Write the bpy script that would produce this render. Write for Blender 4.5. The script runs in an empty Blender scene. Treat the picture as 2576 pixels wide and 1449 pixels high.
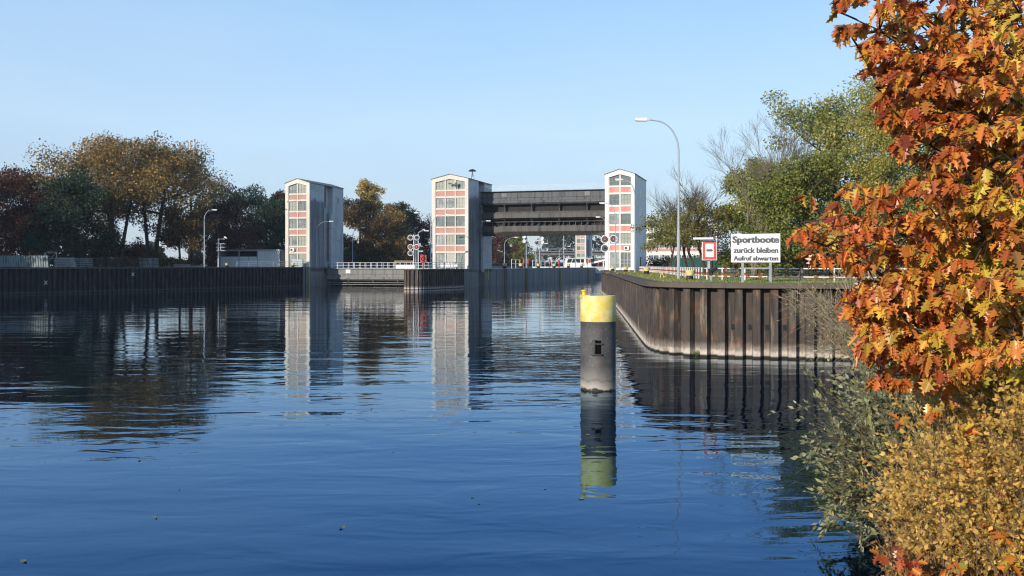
import bpy, bmesh, math, random
import numpy as np
from mathutils import Vector, Matrix
R = math.radians
sc = bpy.context.scene
C = sc.collection
# ------------------------------------------------------------------ camera
H = 4.05                       # eye above the water (z = 0)
FPX, CX, YH = 2318.0, 1288.0, 668.0     # focal length, centre, horizon as measured on the photo (2576 px wide)
cam = bpy.data.objects.new('camera', bpy.data.cameras.new('camera'))
C.objects.link(cam); sc.camera = cam
cam.location = (0, 0, H); cam.rotation_euler = (R(90), 0, 0)
cam.data.sensor_width = 36; cam.data.lens = 36*FPX/2576
cam.data.shift_y = -(724.5-YH)/2576
cam.data.clip_start = .1; cam.data.clip_end = 8000
# ------------------------------------------------------------------ light
SUN_AZ, SUN_EL = 37.0, 18.0    # light travels 37 deg to the right of the view direction
sd = Vector((math.sin(R(SUN_AZ))*math.cos(R(SUN_EL)), math.cos(R(SUN_AZ))*math.cos(R(SUN_EL)), -math.sin(R(SUN_EL))))
sun = bpy.data.objects.new('sun', bpy.data.lights.new('sun', 'SUN')); C.objects.link(sun)
sun.data.energy = 3.3; sun.data.angle = R(.5); sun.data.color = (1, .90, .76)
sun.rotation_euler = sd.to_track_quat('-Z', 'Y').to_euler()
w = bpy.data.worlds.new('World'); sc.world = w; w.use_nodes = True
nt = w.node_tree; nt.nodes.clear()
sky = nt.nodes.new('ShaderNodeTexSky'); sky.sky_type = 'NISHITA'; sky.sun_disc = False
sky.sun_elevation = R(SUN_EL); sky.sun_rotation = R(180+SUN_AZ)
sky.altitude = 20; sky.air_density = 1.0; sky.dust_density = .25; sky.ozone_density = 2.6
bg = nt.nodes.new('ShaderNodeBackground'); bg.inputs[1].default_value = .15
wo = nt.nodes.new('ShaderNodeOutputWorld')
# misty morning air: the clear sky is softened by a pale blue veil, greyer just above the horizon
tc = nt.nodes.new('ShaderNodeTexCoord'); sx = nt.nodes.new('ShaderNodeSeparateXYZ'); nt.links.new(tc.outputs['Generated'], sx.inputs[0])
nz = nt.nodes.new('ShaderNodeTexNoise'); nz.inputs['Scale'].default_value = 2.2; nz.inputs['Detail'].default_value = 5; nz.inputs['Roughness'].default_value = .55
mpw = nt.nodes.new('ShaderNodeMapping'); mpw.inputs['Scale'].default_value = (1, 1, 3.2); nt.links.new(tc.outputs['Generated'], mpw.inputs[0]); nt.links.new(mpw.outputs[0], nz.inputs['Vector'])
def wmath(op, a, b):
    x = nt.nodes.new('ShaderNodeMath'); x.operation = op
    for i, v in enumerate((a, b)):
        if hasattr(v, 'links'): nt.links.new(v, x.inputs[i])
        else: x.inputs[i].default_value = v
    return x.outputs[0]
el = wmath('ADD', sx.outputs[2], wmath('MULTIPLY', wmath('SUBTRACT', nz.outputs[0], .5), .17))
vr = nt.nodes.new('ShaderNodeValToRGB'); e_ = vr.color_ramp.elements
stops = [(0, (1.84, 2.28, 3.0)), (.07, (2.0, 2.52, 3.32)), (.15, (2.36, 3.14, 4.02)), (.27, (1.80, 2.84, 4.12)), (.36, (1.15, 2.2, 3.7)), (1, (.40, 1.15, 2.9))]
while len(e_) < len(stops): e_.new(.5)
for k, (p, c) in enumerate(stops): e_[k].position = p; e_[k].color = (*[q/4.2 for q in c], 1)
nt.links.new(el, vr.inputs[0])
sc_ = nt.nodes.new('ShaderNodeVectorMath'); sc_.operation = 'SCALE'; sc_.inputs['Scale'].default_value = 4.2; nt.links.new(vr.outputs[0], sc_.inputs[0])
mw = nt.nodes.new('ShaderNodeMixRGB'); mw.inputs[0].default_value = .78; nt.links.new(sky.outputs[0], mw.inputs[1]); nt.links.new(sc_.outputs[0], mw.inputs[2])
nt.links.new(mw.outputs[0], bg.inputs[0]); nt.links.new(bg.outputs[0], wo.inputs[0])
sc.view_settings.view_transform = 'Standard'; sc.view_settings.look = 'None'
sc.view_settings.exposure = 0.62; sc.view_settings.gamma = 1
sc.cycles.pixel_filter_type = 'BLACKMAN_HARRIS'; sc.cycles.filter_width = 1.15
sc.cycles.max_bounces = 6; sc.cycles.diffuse_bounces = 2; sc.cycles.glossy_bounces = 3
sc.cycles.transmission_bounces = 3; sc.cycles.volume_bounces = 0; sc.cycles.transparent_max_bounces = 4
sc.cycles.caustics_reflective = False; sc.cycles.caustics_refractive = False
sc.cycles.sample_clamp_indirect = 4
try:
    sc.cycles.use_denoising = True; sc.cycles.denoiser = 'OPENIMAGEDENOISE'
except Exception: pass
# ------------------------------------------------------------------ frames of reference
LA = R(16.2); U = (math.sin(LA), math.cos(LA)); V = (math.cos(LA), -math.sin(LA))
def LK(a, c, z=0): return (-8.02+a*U[0]+c*V[0], 169+a*U[1]+c*V[1], z)    # along / across the locks
def at(px, D, z=0): return ((px-CX)/FPX*D, D, z)
def lock_at(px, c, z):           # the point on the line 'c across the locks' seen under px
    k = (px-CX)/FPX
    a = (k*(169+c*V[1])+8.02-c*V[0])/(U[0]-k*U[1])
    return LK(a, c, z)
def zat(py, D): return H-(py-YH)/FPX*D
# ------------------------------------------------------------------ object helpers
def link(o, parent=None):
    C.objects.link(o)
    if parent: o.parent = parent
    return o
def tag(o, label=None, cat=None, group=None, kind=None):
    if label: o['label'] = label
    if cat: o['category'] = cat
    if group: o['group'] = group
    if kind: o['kind'] = kind
    return o
def thing(name, label, cat, loc=(0, 0, 0), rz=0, group=None):
    o = bpy.data.objects.new(name, None); C.objects.link(o)
    o.location = loc; o.rotation_euler = (0, 0, rz); o.empty_display_size = .3
    return tag(o, label, cat, group)
def kids(o): return [c for c in bpy.data.objects if c.parent == o]
def dup(o, loc=None, rz=None, label=None, parent=None, top=True):
    c = o.copy(); C.objects.link(c)
    if parent: c.parent = parent
    if loc is not None: c.location = loc
    if rz is not None: c.rotation_euler = (0, 0, rz)
    if label: c['label'] = label
    for k in kids(o): dup(k, parent=c)
    return c
class MB:
    def __init__(s): s.v = []; s.f = []
    def add(s, vs, fs):
        n = len(s.v); s.v += [tuple(p) for p in vs]; s.f += [tuple(i+n for i in f) for f in fs]; return s
    def box(s, x0, y0, z0, x1, y1, z1):
        return s.add([(x0,y0,z0),(x1,y0,z0),(x1,y1,z0),(x0,y1,z0),(x0,y0,z1),(x1,y0,z1),(x1,y1,z1),(x0,y1,z1)],
                     [(0,3,2,1),(4,5,6,7),(0,1,5,4),(1,2,6,5),(2,3,7,6),(3,0,4,7)])
    def loft(s, A, B):
        n = len(A)
        return s.add(list(A)+list(B), [tuple(range(n-1,-1,-1)), tuple(range(n,2*n))]+[(i,(i+1)%n,n+(i+1)%n,n+i) for i in range(n)])
    def prism(s, pts, z0, z1): return s.loft([(x,y,z0) for x,y in pts], [(x,y,z1) for x,y in pts])
    def prism_y(s, pts, y0, y1): return s.loft([(x,y0,z) for x,z in pts], [(x,y1,z) for x,z in pts])
    def prism_x(s, pts, x0, x1): return s.loft([(x0,y,z) for y,z in pts], [(x1,y,z) for y,z in pts])
    def tube(s, pts, r, n=8, cap=True):
        P = [Vector(p) for p in pts]; m = len(P)
        rr = r if isinstance(r, (list, tuple)) else [r]*m
        ref = None; vs = []
        for i in range(m):
            t = (P[min(i+1,m-1)]-P[max(i-1,0)])
            t = t.normalized() if t.length > 1e-9 else Vector((0,0,1))
            if ref is None: ref = Vector((1,0,0)) if abs(t.x) < .8 else Vector((0,1,0))
            a = ref-t*ref.dot(t)
            if a.length < 1e-6: a = t.orthogonal()
            a.normalize(); b = t.cross(a); ref = a
            for k in range(n):
                q = 2*math.pi*(k+.5)/n
                vs.append(P[i]+(a*math.cos(q)+b*math.sin(q))*rr[i])
        fs = [(i*n+k, i*n+(k+1)%n, (i+1)*n+(k+1)%n, (i+1)*n+k) for i in range(m-1) for k in range(n)]
        if cap: fs += [tuple(range(n-1,-1,-1)), tuple((m-1)*n+k for k in range(n))]
        return s.add(vs, fs)
    def beam(s, p, q, w, h=None):
        return s.tube([p, q], (w or h)*.7071, 4)
    def lathe(s, prof, n=20, c=(0,0,0)):
        vs = [(c[0]+r*math.cos(2*math.pi*k/n), c[1]+r*math.sin(2*math.pi*k/n), c[2]+z) for r, z in prof for k in range(n)]
        m = len(prof)
        return s.add(vs, [(i*n+k, i*n+(k+1)%n, (i+1)*n+(k+1)%n, (i+1)*n+k) for i in range(m-1) for k in range(n)]
                     + [tuple(range(n-1,-1,-1)), tuple((m-1)*n+k for k in range(n))])
    def build(s, name, mat, parent=None, smooth=False, bevel=0):
        me = bpy.data.meshes.new(name); me.from_pydata(s.v, [], s.f); me.update()
        if smooth:
            me.shade_smooth()
            try: me.set_sharp_from_angle(angle=R(40))
            except Exception: pass
        me.materials.append(mat)
        o = link(bpy.data.objects.new(name, me), parent)
        if bevel:
            b = o.modifiers.new('bevel', 'BEVEL'); b.width = bevel; b.segments = 2; b.limit_method = 'ANGLE'
        return o
def np_mesh(name, verts, nper, mat, parent=None, faces=None):
    """verts (N*nper,3); each consecutive nper verts = one face, unless faces (list of index tuples per item) is given"""
    me = bpy.data.meshes.new(name); nv = len(verts)
    me.vertices.add(nv); me.vertices.foreach_set('co', np.ascontiguousarray(verts, dtype=np.float32).ravel())
    if faces is None:
        nf = nv//nper; ls = np.arange(nf)*nper; lv = np.arange(nv); tot = np.full(nf, nper)
    else:
        items = nv//nper; fl = np.concatenate([np.array(f) for f in faces]); tl = np.array([len(f) for f in faces])
        lv = (np.arange(items)[:, None]*nper+fl[None, :]).ravel(); tot = np.tile(tl, items)
        ls = np.concatenate([[0], np.cumsum(tot)[:-1]]); nf = len(tot)
    me.loops.add(len(lv)); me.loops.foreach_set('vertex_index', lv.astype(np.int32))
    me.polygons.add(nf); me.polygons.foreach_set('loop_start', ls.astype(np.int32))
    try: me.polygons.foreach_set('loop_total', tot.astype(np.int32))
    except Exception: pass
    me.update(calc_edges=True); me.validate()
    me.materials.append(mat)
    return link(bpy.data.objects.new(name, me), parent)
# ------------------------------------------------------------------ materials
class NT:
    def __init__(s, name):
        s.m = bpy.data.materials.new(name); s.m.use_nodes = True; s.t = s.m.node_tree; s.t.nodes.clear()
        s.out = s.n('ShaderNodeOutputMaterial')
    def n(s, typ, **kw):
        x = s.t.nodes.new(typ)
        for k, v in kw.items(): setattr(x, k, v)
        return x
    def l(s, a, b): s.t.links.new(a, b)
    def val(s, sock, x):
        if hasattr(x, 'links'): s.l(x, sock)
        else: sock.default_value = x
    def pos(s, scale=(1,1,1), obj=False):
        g = s.n('ShaderNodeTexCoord').outputs['Object'] if obj else s.n('ShaderNodeNewGeometry').outputs['Position']
        mp = s.n('ShaderNodeMapping'); mp.inputs['Scale'].default_value = scale; s.l(g, mp.inputs[0]); return mp.outputs[0]
    def noise(s, scale, detail=4, rough=.55, vec=None, dist=0):
        x = s.n('ShaderNodeTexNoise'); x.inputs['Scale'].default_value = scale; x.inputs['Detail'].default_value = detail
        x.inputs['Roughness'].default_value = rough; x.inputs['Distortion'].default_value = dist
        s.l(vec if vec is not None else s.pos(), x.inputs['Vector']); return x.outputs['Fac']
    def ramp(s, fac, stops, interp='LINEAR'):
        x = s.n('ShaderNodeValToRGB'); e = x.color_ramp.elements; x.color_ramp.interpolation = interp
        while len(e) < len(stops): e.new(.5)
        for k, (p, c) in enumerate(stops):
            e[k].position = p; e[k].color = (*c, 1) if not isinstance(c, (int, float)) else (c, c, c, 1)
        s.val(x.inputs[0], fac); return x.outputs[0]
    def mix(s, fac, a, b, mode='MIX'):
        x = s.n('ShaderNodeMixRGB', blend_type=mode)
        for i, v in enumerate((fac, a, b)):
            if isinstance(v, tuple): v = (*v, 1) if len(v) == 3 else v
            s.val(x.inputs[i], v)
        return x.outputs[0]
    def math(s, op, a, b=0):
        x = s.n('ShaderNodeMath', operation=op); s.val(x.inputs[0], a); s.val(x.inputs[1], b); return x.outputs[0]
    def sep(s, v):
        x = s.n('ShaderNodeSeparateXYZ'); s.l(v, x.inputs[0]); return x.outputs
    def bsdf(s, col, rough=.7, metal=0, spec=.5, bump=None, bdist=.02, **kw):
        b = s.n('ShaderNodeBsdfPrincipled')
        if isinstance(col, tuple): col = (*col, 1) if len(col) == 3 else col
        s.val(b.inputs['Base Color'], col); s.val(b.inputs['Roughness'], rough); s.val(b.inputs['Metallic'], metal)
        b.inputs['Specular IOR Level'].default_value = spec
        if bump is not None:
            x = s.n('ShaderNodeBump'); x.inputs['Strength'].default_value = 1; x.inputs['Distance'].default_value = bdist
            s.l(bump, x.inputs['Height']); s.l(x.outputs[0], b.inputs['Normal'])
        return b
    def done(s, b): s.l(b.outputs[0], s.out.inputs[0]); return s.m
def plain(name, col, rough=.5, metal=0, var=.25, scale=3, spec=.5):
    t = NT(name); n = t.noise(scale, 5, .6, t.pos(obj=True))
    d = tuple(max(0, c*(1-var)) for c in col); b = tuple(min(1, c*(1+var*.5)) for c in col)
    return t.done(t.bsdf(t.ramp(n, [(.3, d), (.7, b)]), rough, metal, spec))
def concrete(name, col, stain=(.1,.1,.1), amount=.5, streak=True, joints=None, zlow=None):
    t = NT(name); n1 = t.noise(.35, 6, .65); n2 = t.noise(4, 5, .6)
    c = t.mix(t.ramp(n1, [(.35, 0), (.75, 1)]), col, tuple(k*.82 for k in col))
    c = t.mix(t.ramp(n2, [(.4, 0), (.8, .35)]), c, tuple(k*.6 for k in col))
    if streak:
        s_ = t.noise(1, 5, .6, t.pos((2.2, 2.2, .12)))
        c = t.mix(t.math('MULTIPLY', t.ramp(s_, [(.48, 0), (.72, 1)]), amount), c, stain)
    if zlow is not None:       # a damp, dirty zone with a ragged upper edge
        z = t.sep(t.n('ShaderNodeNewGeometry').outputs['Position'])[2]
        e = t.math('ADD', z, t.math('MULTIPLY', t.noise(.5, 6, .7, t.pos((1,1,.5))), 2.2))
        f = t.ramp(t.math('DIVIDE', e, 10), [(zlow/10, 1), (zlow/10+.05, 0)])
        c = t.mix(t.math('MULTIPLY', f, .8), c, stain)
    return t.done(t.bsdf(c, .85, 0, .25, n2, .01))
def leafmat(name, cols, trans=.35, rough=.55, spec=.3, clump=.25, cvar=.5, shift=None):
    """cols: list of leaf colours picked per leaf (random per island) and per clump (soft noise)"""
    t = NT(name); g = t.n('ShaderNodeNewGeometry'); rnd = g.outputs['Random Per Island']
    n = t.noise(clump, 3, .5, t.pos())
    f = t.math('ADD', t.math('MULTIPLY', rnd, cvar), t.math('MULTIPLY', t.ramp(n, [(.3, 0), (.7, 1)]), 1-cvar))
    if shift: f = t.math('ADD', f, shift(t))
    k = len(cols)-1
    c = t.ramp(f, [(.08+.84*i/k, q) for i, q in enumerate(cols)])
    v = t.math('FRACT', t.math('MULTIPLY', rnd, 17.3))
    c = t.mix(1, c, t.ramp(v, [(0, .55), (1, 1.25)]), 'MULTIPLY')
    b = t.bsdf(c, rough, 0, spec)
    tr = t.n('ShaderNodeBsdfTranslucent'); t.l(c, tr.inputs[0])
    mx = t.n('ShaderNodeMixShader'); mx.inputs[0].default_value = trans
    t.l(b.outputs[0], mx.inputs[1]); t.l(tr.outputs[0], mx.inputs[2])
    t.l(mx.outputs[0], t.out.inputs[0]); return t.m
def pile_mat(name, base, rust, lime, band, pale=1.0):
    t = NT(name); p = t.n('ShaderNodeNewGeometry').outputs['Position']; z = t.sep(p)[2]
    st = t.noise(1, 6, .65, t.pos((3.2, 3.2, .25))); pat = t.noise(1.1, 6, .62); fine = t.noise(9, 4, .6)
    c = t.mix(t.ramp(st, [(.35, 0), (.7, 1)]), base, tuple(k*.35 for k in base))
    c = t.mix(t.ramp(pat, [(.52, 0), (.66, .85)]), c, rust)
    c = t.mix(t.ramp(t.noise(.8, 6, .7, t.pos((4, 4, .5))), [(.53, 0), (.68, .75)]), c, tuple(k*q+.03 for k, q in zip(base, (3.2, 3.0, 2.3))))
    e = t.math('ADD', z, t.math('MULTIPLY', t.noise(2.2, 5, .7, t.pos((1.6, 1.6, .6))), .5))
    f = t.ramp(t.math('DIVIDE', e, 4), [(band/4, .92*pale), ((band+.10)/4, .40*pale), ((band+.42)/4, 0)])
    lm = t.mix(t.ramp(fine, [(.35, 0), (.7, .6)]), lime, tuple(k*.55 for k in lime))
    lm = t.mix(t.ramp(st, [(.45, 0), (.75, .7)]), lm, tuple(k*.4 for k in lime))
    c = t.mix(f, c, lm)
    wet = t.ramp(t.math('DIVIDE', z, 2), [(.025, 1), (.06, 0)])
    c = t.mix(wet, c, (.022, .022, .012))
    return t.done(t.bsdf(c, .75, 0, .3, fine, .006))
M = {}
M['lamp_grey'] = plain('lamp_grey', (.40, .44, .48), .45, .2, .15)
M['galv'] = plain('galvanised', (.42, .45, .47), .45, .4, .2)
M['white'] = plain('white_paint', (.78, .78, .76), .45, 0, .12)
M['white_rail'] = plain('white_rail', (.72, .74, .74), .5, 0, .15)
M['dark'] = plain('dark_metal', (.03, .035, .04), .5, .3, .3)
M['red'] = plain('red_paint', (.50, .06, .045), .4, 0, .2)
M['yellow'] = plain('yellow_paint', (.72, .50, .06), .5, 0, .25)
M['black'] = plain('black_paint', (.018, .018, .02), .5, 0, .4, 8)
M['glassdark'] = plain('dark_glass', (.02, .025, .03), .1, 0, .3, 1)
M['tower'] = concrete('tower_concrete', (.70, .66, .58), (.34, .33, .31), .32)
def flank_mat():
    t = NT('tower_flank_concrete'); ob = t.sep(t.n('ShaderNodeTexCoord').outputs['Object']); n1 = t.noise(.4, 6, .65); n2 = t.noise(3.5, 5, .65); st = t.noise(1, 6, .65, t.pos((1.6, 1.6, .1))); hz_ = t.noise(1, 5, .7, t.pos((.25, .25, 1.6)))
    c = t.mix(t.ramp(n1, [(.35, 0), (.75, 1)]), (.60, .61, .60), (.44, .45, .45))
    c = t.mix(t.ramp(hz_, [(.56, 0), (.66, .45)]), c, (.16, .16, .17))
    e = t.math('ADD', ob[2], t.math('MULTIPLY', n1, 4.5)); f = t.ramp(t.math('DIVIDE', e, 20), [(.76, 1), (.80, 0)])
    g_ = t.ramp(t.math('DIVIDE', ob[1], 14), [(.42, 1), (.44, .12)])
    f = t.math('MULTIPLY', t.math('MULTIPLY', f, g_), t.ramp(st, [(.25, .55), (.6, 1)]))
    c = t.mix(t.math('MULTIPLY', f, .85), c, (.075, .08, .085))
    c = t.mix(t.ramp(st, [(.52, 0), (.75, .6)]), c, (.14, .145, .15))
    c = t.mix(t.ramp(n2, [(.45, 0), (.8, .4)]), c, (.2, .2, .2))
    j = t.math('FRACT', t.math('DIVIDE', ob[2], 1.25)); c = t.mix(t.ramp(j, [(.0, .45), (.03, 0)]), c, (.1, .1, .1))
    return t.done(t.bsdf(c, .85, 0, .25, n2, .01))
M['tower_side'] = flank_mat()
M['tower_white'] = concrete('white_tower_concrete', (.84, .82, .78), (.5, .49, .46), .2)
M['conc'] = concrete('lock_concrete', (.25, .245, .23), (.07, .072, .075), .8)
M['conc_dark'] = concrete('lock_wall_concrete', (.17, .17, .165), (.035, .037, .04), .85)
M['paving'] = concrete('paving', (.30, .29, .27), (.15, .15, .14), .3, False)
M['bark'] = plain('bark', (.075, .06, .045), .9, 0, .5, 6, .1)
M['bark_pale'] = plain('pale_bark', (.17, .145, .105), .9, 0, .45, 5, .1)
M['twig'] = plain('twig', (.17, .125, .08), .8, 0, .4, 9, .2)
M['twig_pale'] = plain('pale_twig', (.36, .30, .19), .8, 0, .35, 9, .2)
def win_mat():
    t = NT('window_glass'); n = t.noise(.9, 4, .6); n2 = t.noise(.35, 2, .5, t.pos((1, 1, 2)))
    c = t.mix(t.ramp(n, [(.35, 0), (.65, 1)]), (.20, .22, .22), (.36, .37, .36))
    c = t.mix(t.ramp(n2, [(.55, 0), (.62, .6)]), c, (.12, .15, .15))
    rn = t.n('ShaderNodeObjectInfo').outputs['Random']          # blinds, curtains and dark rooms
    c = t.mix(t.ramp(rn, [(.25, .7), (.4, 0), (.75, 0), (.8, .5)]), c, (.07, .085, .085)); c = t.mix(t.ramp(t.math('FRACT', t.math('MULTIPLY', rn, 7.7)), [(.72, 0), (.78, .6)]), c, (.46, .44, .36))
    return t.done(t.bsdf(c, .12, 0, .6))
M['window'] = win_mat()
M['frame_green'] = plain('green_frame', (.13, .25, .23), .5, 0, .2)
def spandrel_mat(name, red, pale, per):
    t = NT(name); x = t.sep(t.n('ShaderNodeTexCoord').outputs['Object'])[0]
    s_ = t.math('FRACT', t.math('DIVIDE', x, per))
    c = t.mix(t.ramp(s_, [(.0, 0), (.46, 0), (.54, 1), (1, 1)]), red, pale)
    c = t.mix(t.ramp(t.noise(2.5, 5, .6), [(.4, 0), (.8, .35)]), c, (.55, .42, .38))
    return t.done(t.bsdf(c, .6, 0, .3))
M['spandrel'] = spandrel_mat('salmon_panel', (.47, .19, .145), (.58, .38, .32), .17)
M['spandrel_red'] = spandrel_mat('red_striped_panel', (.62, .085, .04), (.72, .50, .44), .19)
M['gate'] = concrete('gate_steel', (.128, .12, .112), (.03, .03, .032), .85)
M['gate_skin_shade'] = concrete('gate_skin_shaded_steel', (.036, .034, .032), (.015, .015, .016), .85)  # darkened so the plate between girders carries the overhang shade in its colour
M['gate_top'] = concrete('gate_top_beam_steel', (.135, .14, .148), (.028, .03, .032), .95)
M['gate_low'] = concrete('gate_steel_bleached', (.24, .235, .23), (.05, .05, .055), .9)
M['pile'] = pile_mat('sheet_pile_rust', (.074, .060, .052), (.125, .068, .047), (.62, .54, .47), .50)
M['pile_shade'] = pile_mat('sheet_pile_shaded', (.022, .025, .028), (.028, .024, .022), (.10, .11, .11), .35, .8)  # the rusty piling again, its colour darkened to carry the left wall's shade
M['cap'] = concrete('pile_cap', (.13, .105, .085), (.05, .042, .036), .6)
M['roof'] = plain('roof_felt', (.16, .17, .16), .8, 0, .3)
def stripe_mat():
    t = NT('red_white_paint'); x = t.n('ShaderNodeUVMap'); return t
def ground_mat(name, a, b, c_, s1=.25, s2=3):
    t = NT(name); n1 = t.noise(s1, 6, .65); n2 = t.noise(s2, 6, .7)
    c = t.mix(t.ramp(n1, [(.4, 0), (.62, 1)]), a, b)
    c = t.mix(t.ramp(n2, [(.45, 0), (.7, .8)]), c, c_)
    return t.done(t.bsdf(c, .95, 0, .1, n2, .05))
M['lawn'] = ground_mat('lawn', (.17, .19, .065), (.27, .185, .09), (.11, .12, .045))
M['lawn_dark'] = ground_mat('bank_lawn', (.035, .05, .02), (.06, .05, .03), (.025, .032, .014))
M['earth'] = ground_mat('earth', (.06, .045, .03), (.05, .05, .025), (.03, .025, .018), .6, 5)
# ------------------------------------------------------------------ water
def water_mat():
    t = NT('water')
    g = t.n('ShaderNodeNewGeometry').outputs['Position']
    # wind ripples: long crests across the view, rougher and calmer patches
    patch = t.ramp(t.noise(.035, 3, .5, t.pos((.55, 1, 1))), [(.36, .40), (.62, 1)])
    near = t.ramp(t.math('DIVIDE', t.sep(g)[1], 200), [(.06, 1.0), (.16, .95), (.3, .62), (1, .5)])
    a = t.noise(1, 2, .5, t.pos((.46, 1.05, 1)), .7)
    b = t.noise(1, 2, .5, t.pos((2.0, 2.6, 1)), .4)
    c = t.noise(1, 2, .5, t.pos((.10, .30, 1)), .3)
    h = t.math('ADD', t.math('MULTIPLY', a, .026), t.math('MULTIPLY', c, .09))
    h = t.math('ADD', h, t.math('MULTIPLY', b, .0046))
    h = t.math('MULTIPLY', h, patch)
    h = t.math('MULTIPLY', h, near)
    bp = t.n('ShaderNodeBump'); bp.inputs['Strength'].default_value = 1; bp.inputs['Distance'].default_value = 1
    t.l(h, bp.inputs['Height'])
    fr = t.n('ShaderNodeFresnel'); fr.inputs['IOR'].default_value = 2.25; t.l(bp.outputs[0], fr.inputs['Normal'])
    tint = t.ramp(fr.outputs[0], [(.22, (.24, .49, .86)), (.40, (.42, .66, .98)), (.56, (.70, .86, 1)), (.70, (.94, .98, 1)), (.8, (1, 1, 1))])
    gl = t.n('ShaderNodeBsdfGlossy'); gl.inputs['Roughness'].default_value = .012; t.l(tint, gl.inputs['Color']); t.l(bp.outputs[0], gl.inputs['Normal'])
    df = t.n('ShaderNodeBsdfDiffuse'); df.inputs['Color'].default_value = (.003, .007, .013, 1)
    mx = t.n('ShaderNodeMixShader'); t.l(fr.outputs[0], mx.inputs[0]); t.l(df.outputs[0], mx.inputs[1]); t.l(gl.outputs[0], mx.inputs[2])
    return t.done(mx)
M['water'] = water_mat()
wtr = MB(); wtr.add([(-1500, -300, 0), (1500, -300, 0), (1500, 700, 0), (-1500, 700, 0)], [(0, 1, 2, 3)])
tag(wtr.build('water', M['water']), 'dark blue rippled water of the lock approach', None, None, 'structure')
# ------------------------------------------------------------------ land
ZL, ZM, ZR = 3.75, 3.45, 3.28
LEFT_PATH = [(-150, 0), LK(-2.4, -32.4)[:2]]
LW0 = (-108.3, 66.8); LW1 = LK(-2.4, -32.4)[:2]
def poly(name, pts, z, mat, label):
    m = MB(); m.add([(x, y, z) for x, y in pts], [tuple(range(len(pts)))])
    o = m.build(name, mat); return tag(o, label, None, None, 'structure')
RW = [(17.9, 167.7), (13.6, 140), (11.6, 105), (9.9, 82), (8.0, 58), (7.25, 48.5), (6.98, 44.6), (7.3, 42.6), (8.3, 41.5), (10.2, 40.7), (13.9, 39.8), (19.0, 38.6), (26, 37)]
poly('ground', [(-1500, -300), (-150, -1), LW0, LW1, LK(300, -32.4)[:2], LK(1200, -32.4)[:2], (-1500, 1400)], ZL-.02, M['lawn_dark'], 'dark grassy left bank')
poly('lawn', RW[::-1]+[LK(6, 25.2)[:2], LK(300, 25.2)[:2], LK(1200, 25.2)[:2], (1500, 1400), (1500, 37)], ZR-.02, M['lawn'], 'grassy right bank with fallen leaves')
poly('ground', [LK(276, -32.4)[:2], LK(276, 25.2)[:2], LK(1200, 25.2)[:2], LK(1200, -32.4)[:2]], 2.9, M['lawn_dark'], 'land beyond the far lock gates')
# near bank
XS = [(-40, -30), (-10, -9), (0, -4.2), (4, 0.2), (8, 3.3), (10, 4.3), (12, 5.0), (14, 5.6), (20, 7.8), (30, 11.4), (39, 14.4), (44, 16)]
def xs(y): return float(np.interp(y, [p[0] for p in XS], [p[1] for p in XS]))
def bank_z(x, y):
    hgt = float(np.interp(y, [0, 10, 25, 40], [2.2, 2.4, 2.9, 3.3])); t = (x-xs(y))/4.6
    t = max(-.6, min(1, t)); return (hgt+.05)*(t*t*(3-2*t) if t > 0 else t*.6) - .05
bk = MB(); nx, ny = 60, 60
for j in range(ny+1):
    y = -30+70*j/ny
    for i in range(nx+1):
        x = xs(y)-2+ (i/nx)**1.5*60
        bk.v.append((x, y, bank_z(x, y)+.06*math.sin(x*2.1+y)*math.cos(y*1.7)))
bk.f = [(j*(nx+1)+i, j*(nx+1)+i+1, (j+1)*(nx+1)+i+1, (j+1)*(nx+1)+i) for j in range(ny) for i in range(nx)]
tag(bk.build('bank', M['earth'], smooth=True), 'overgrown near bank sloping into the water', None, None, 'structure')
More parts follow.
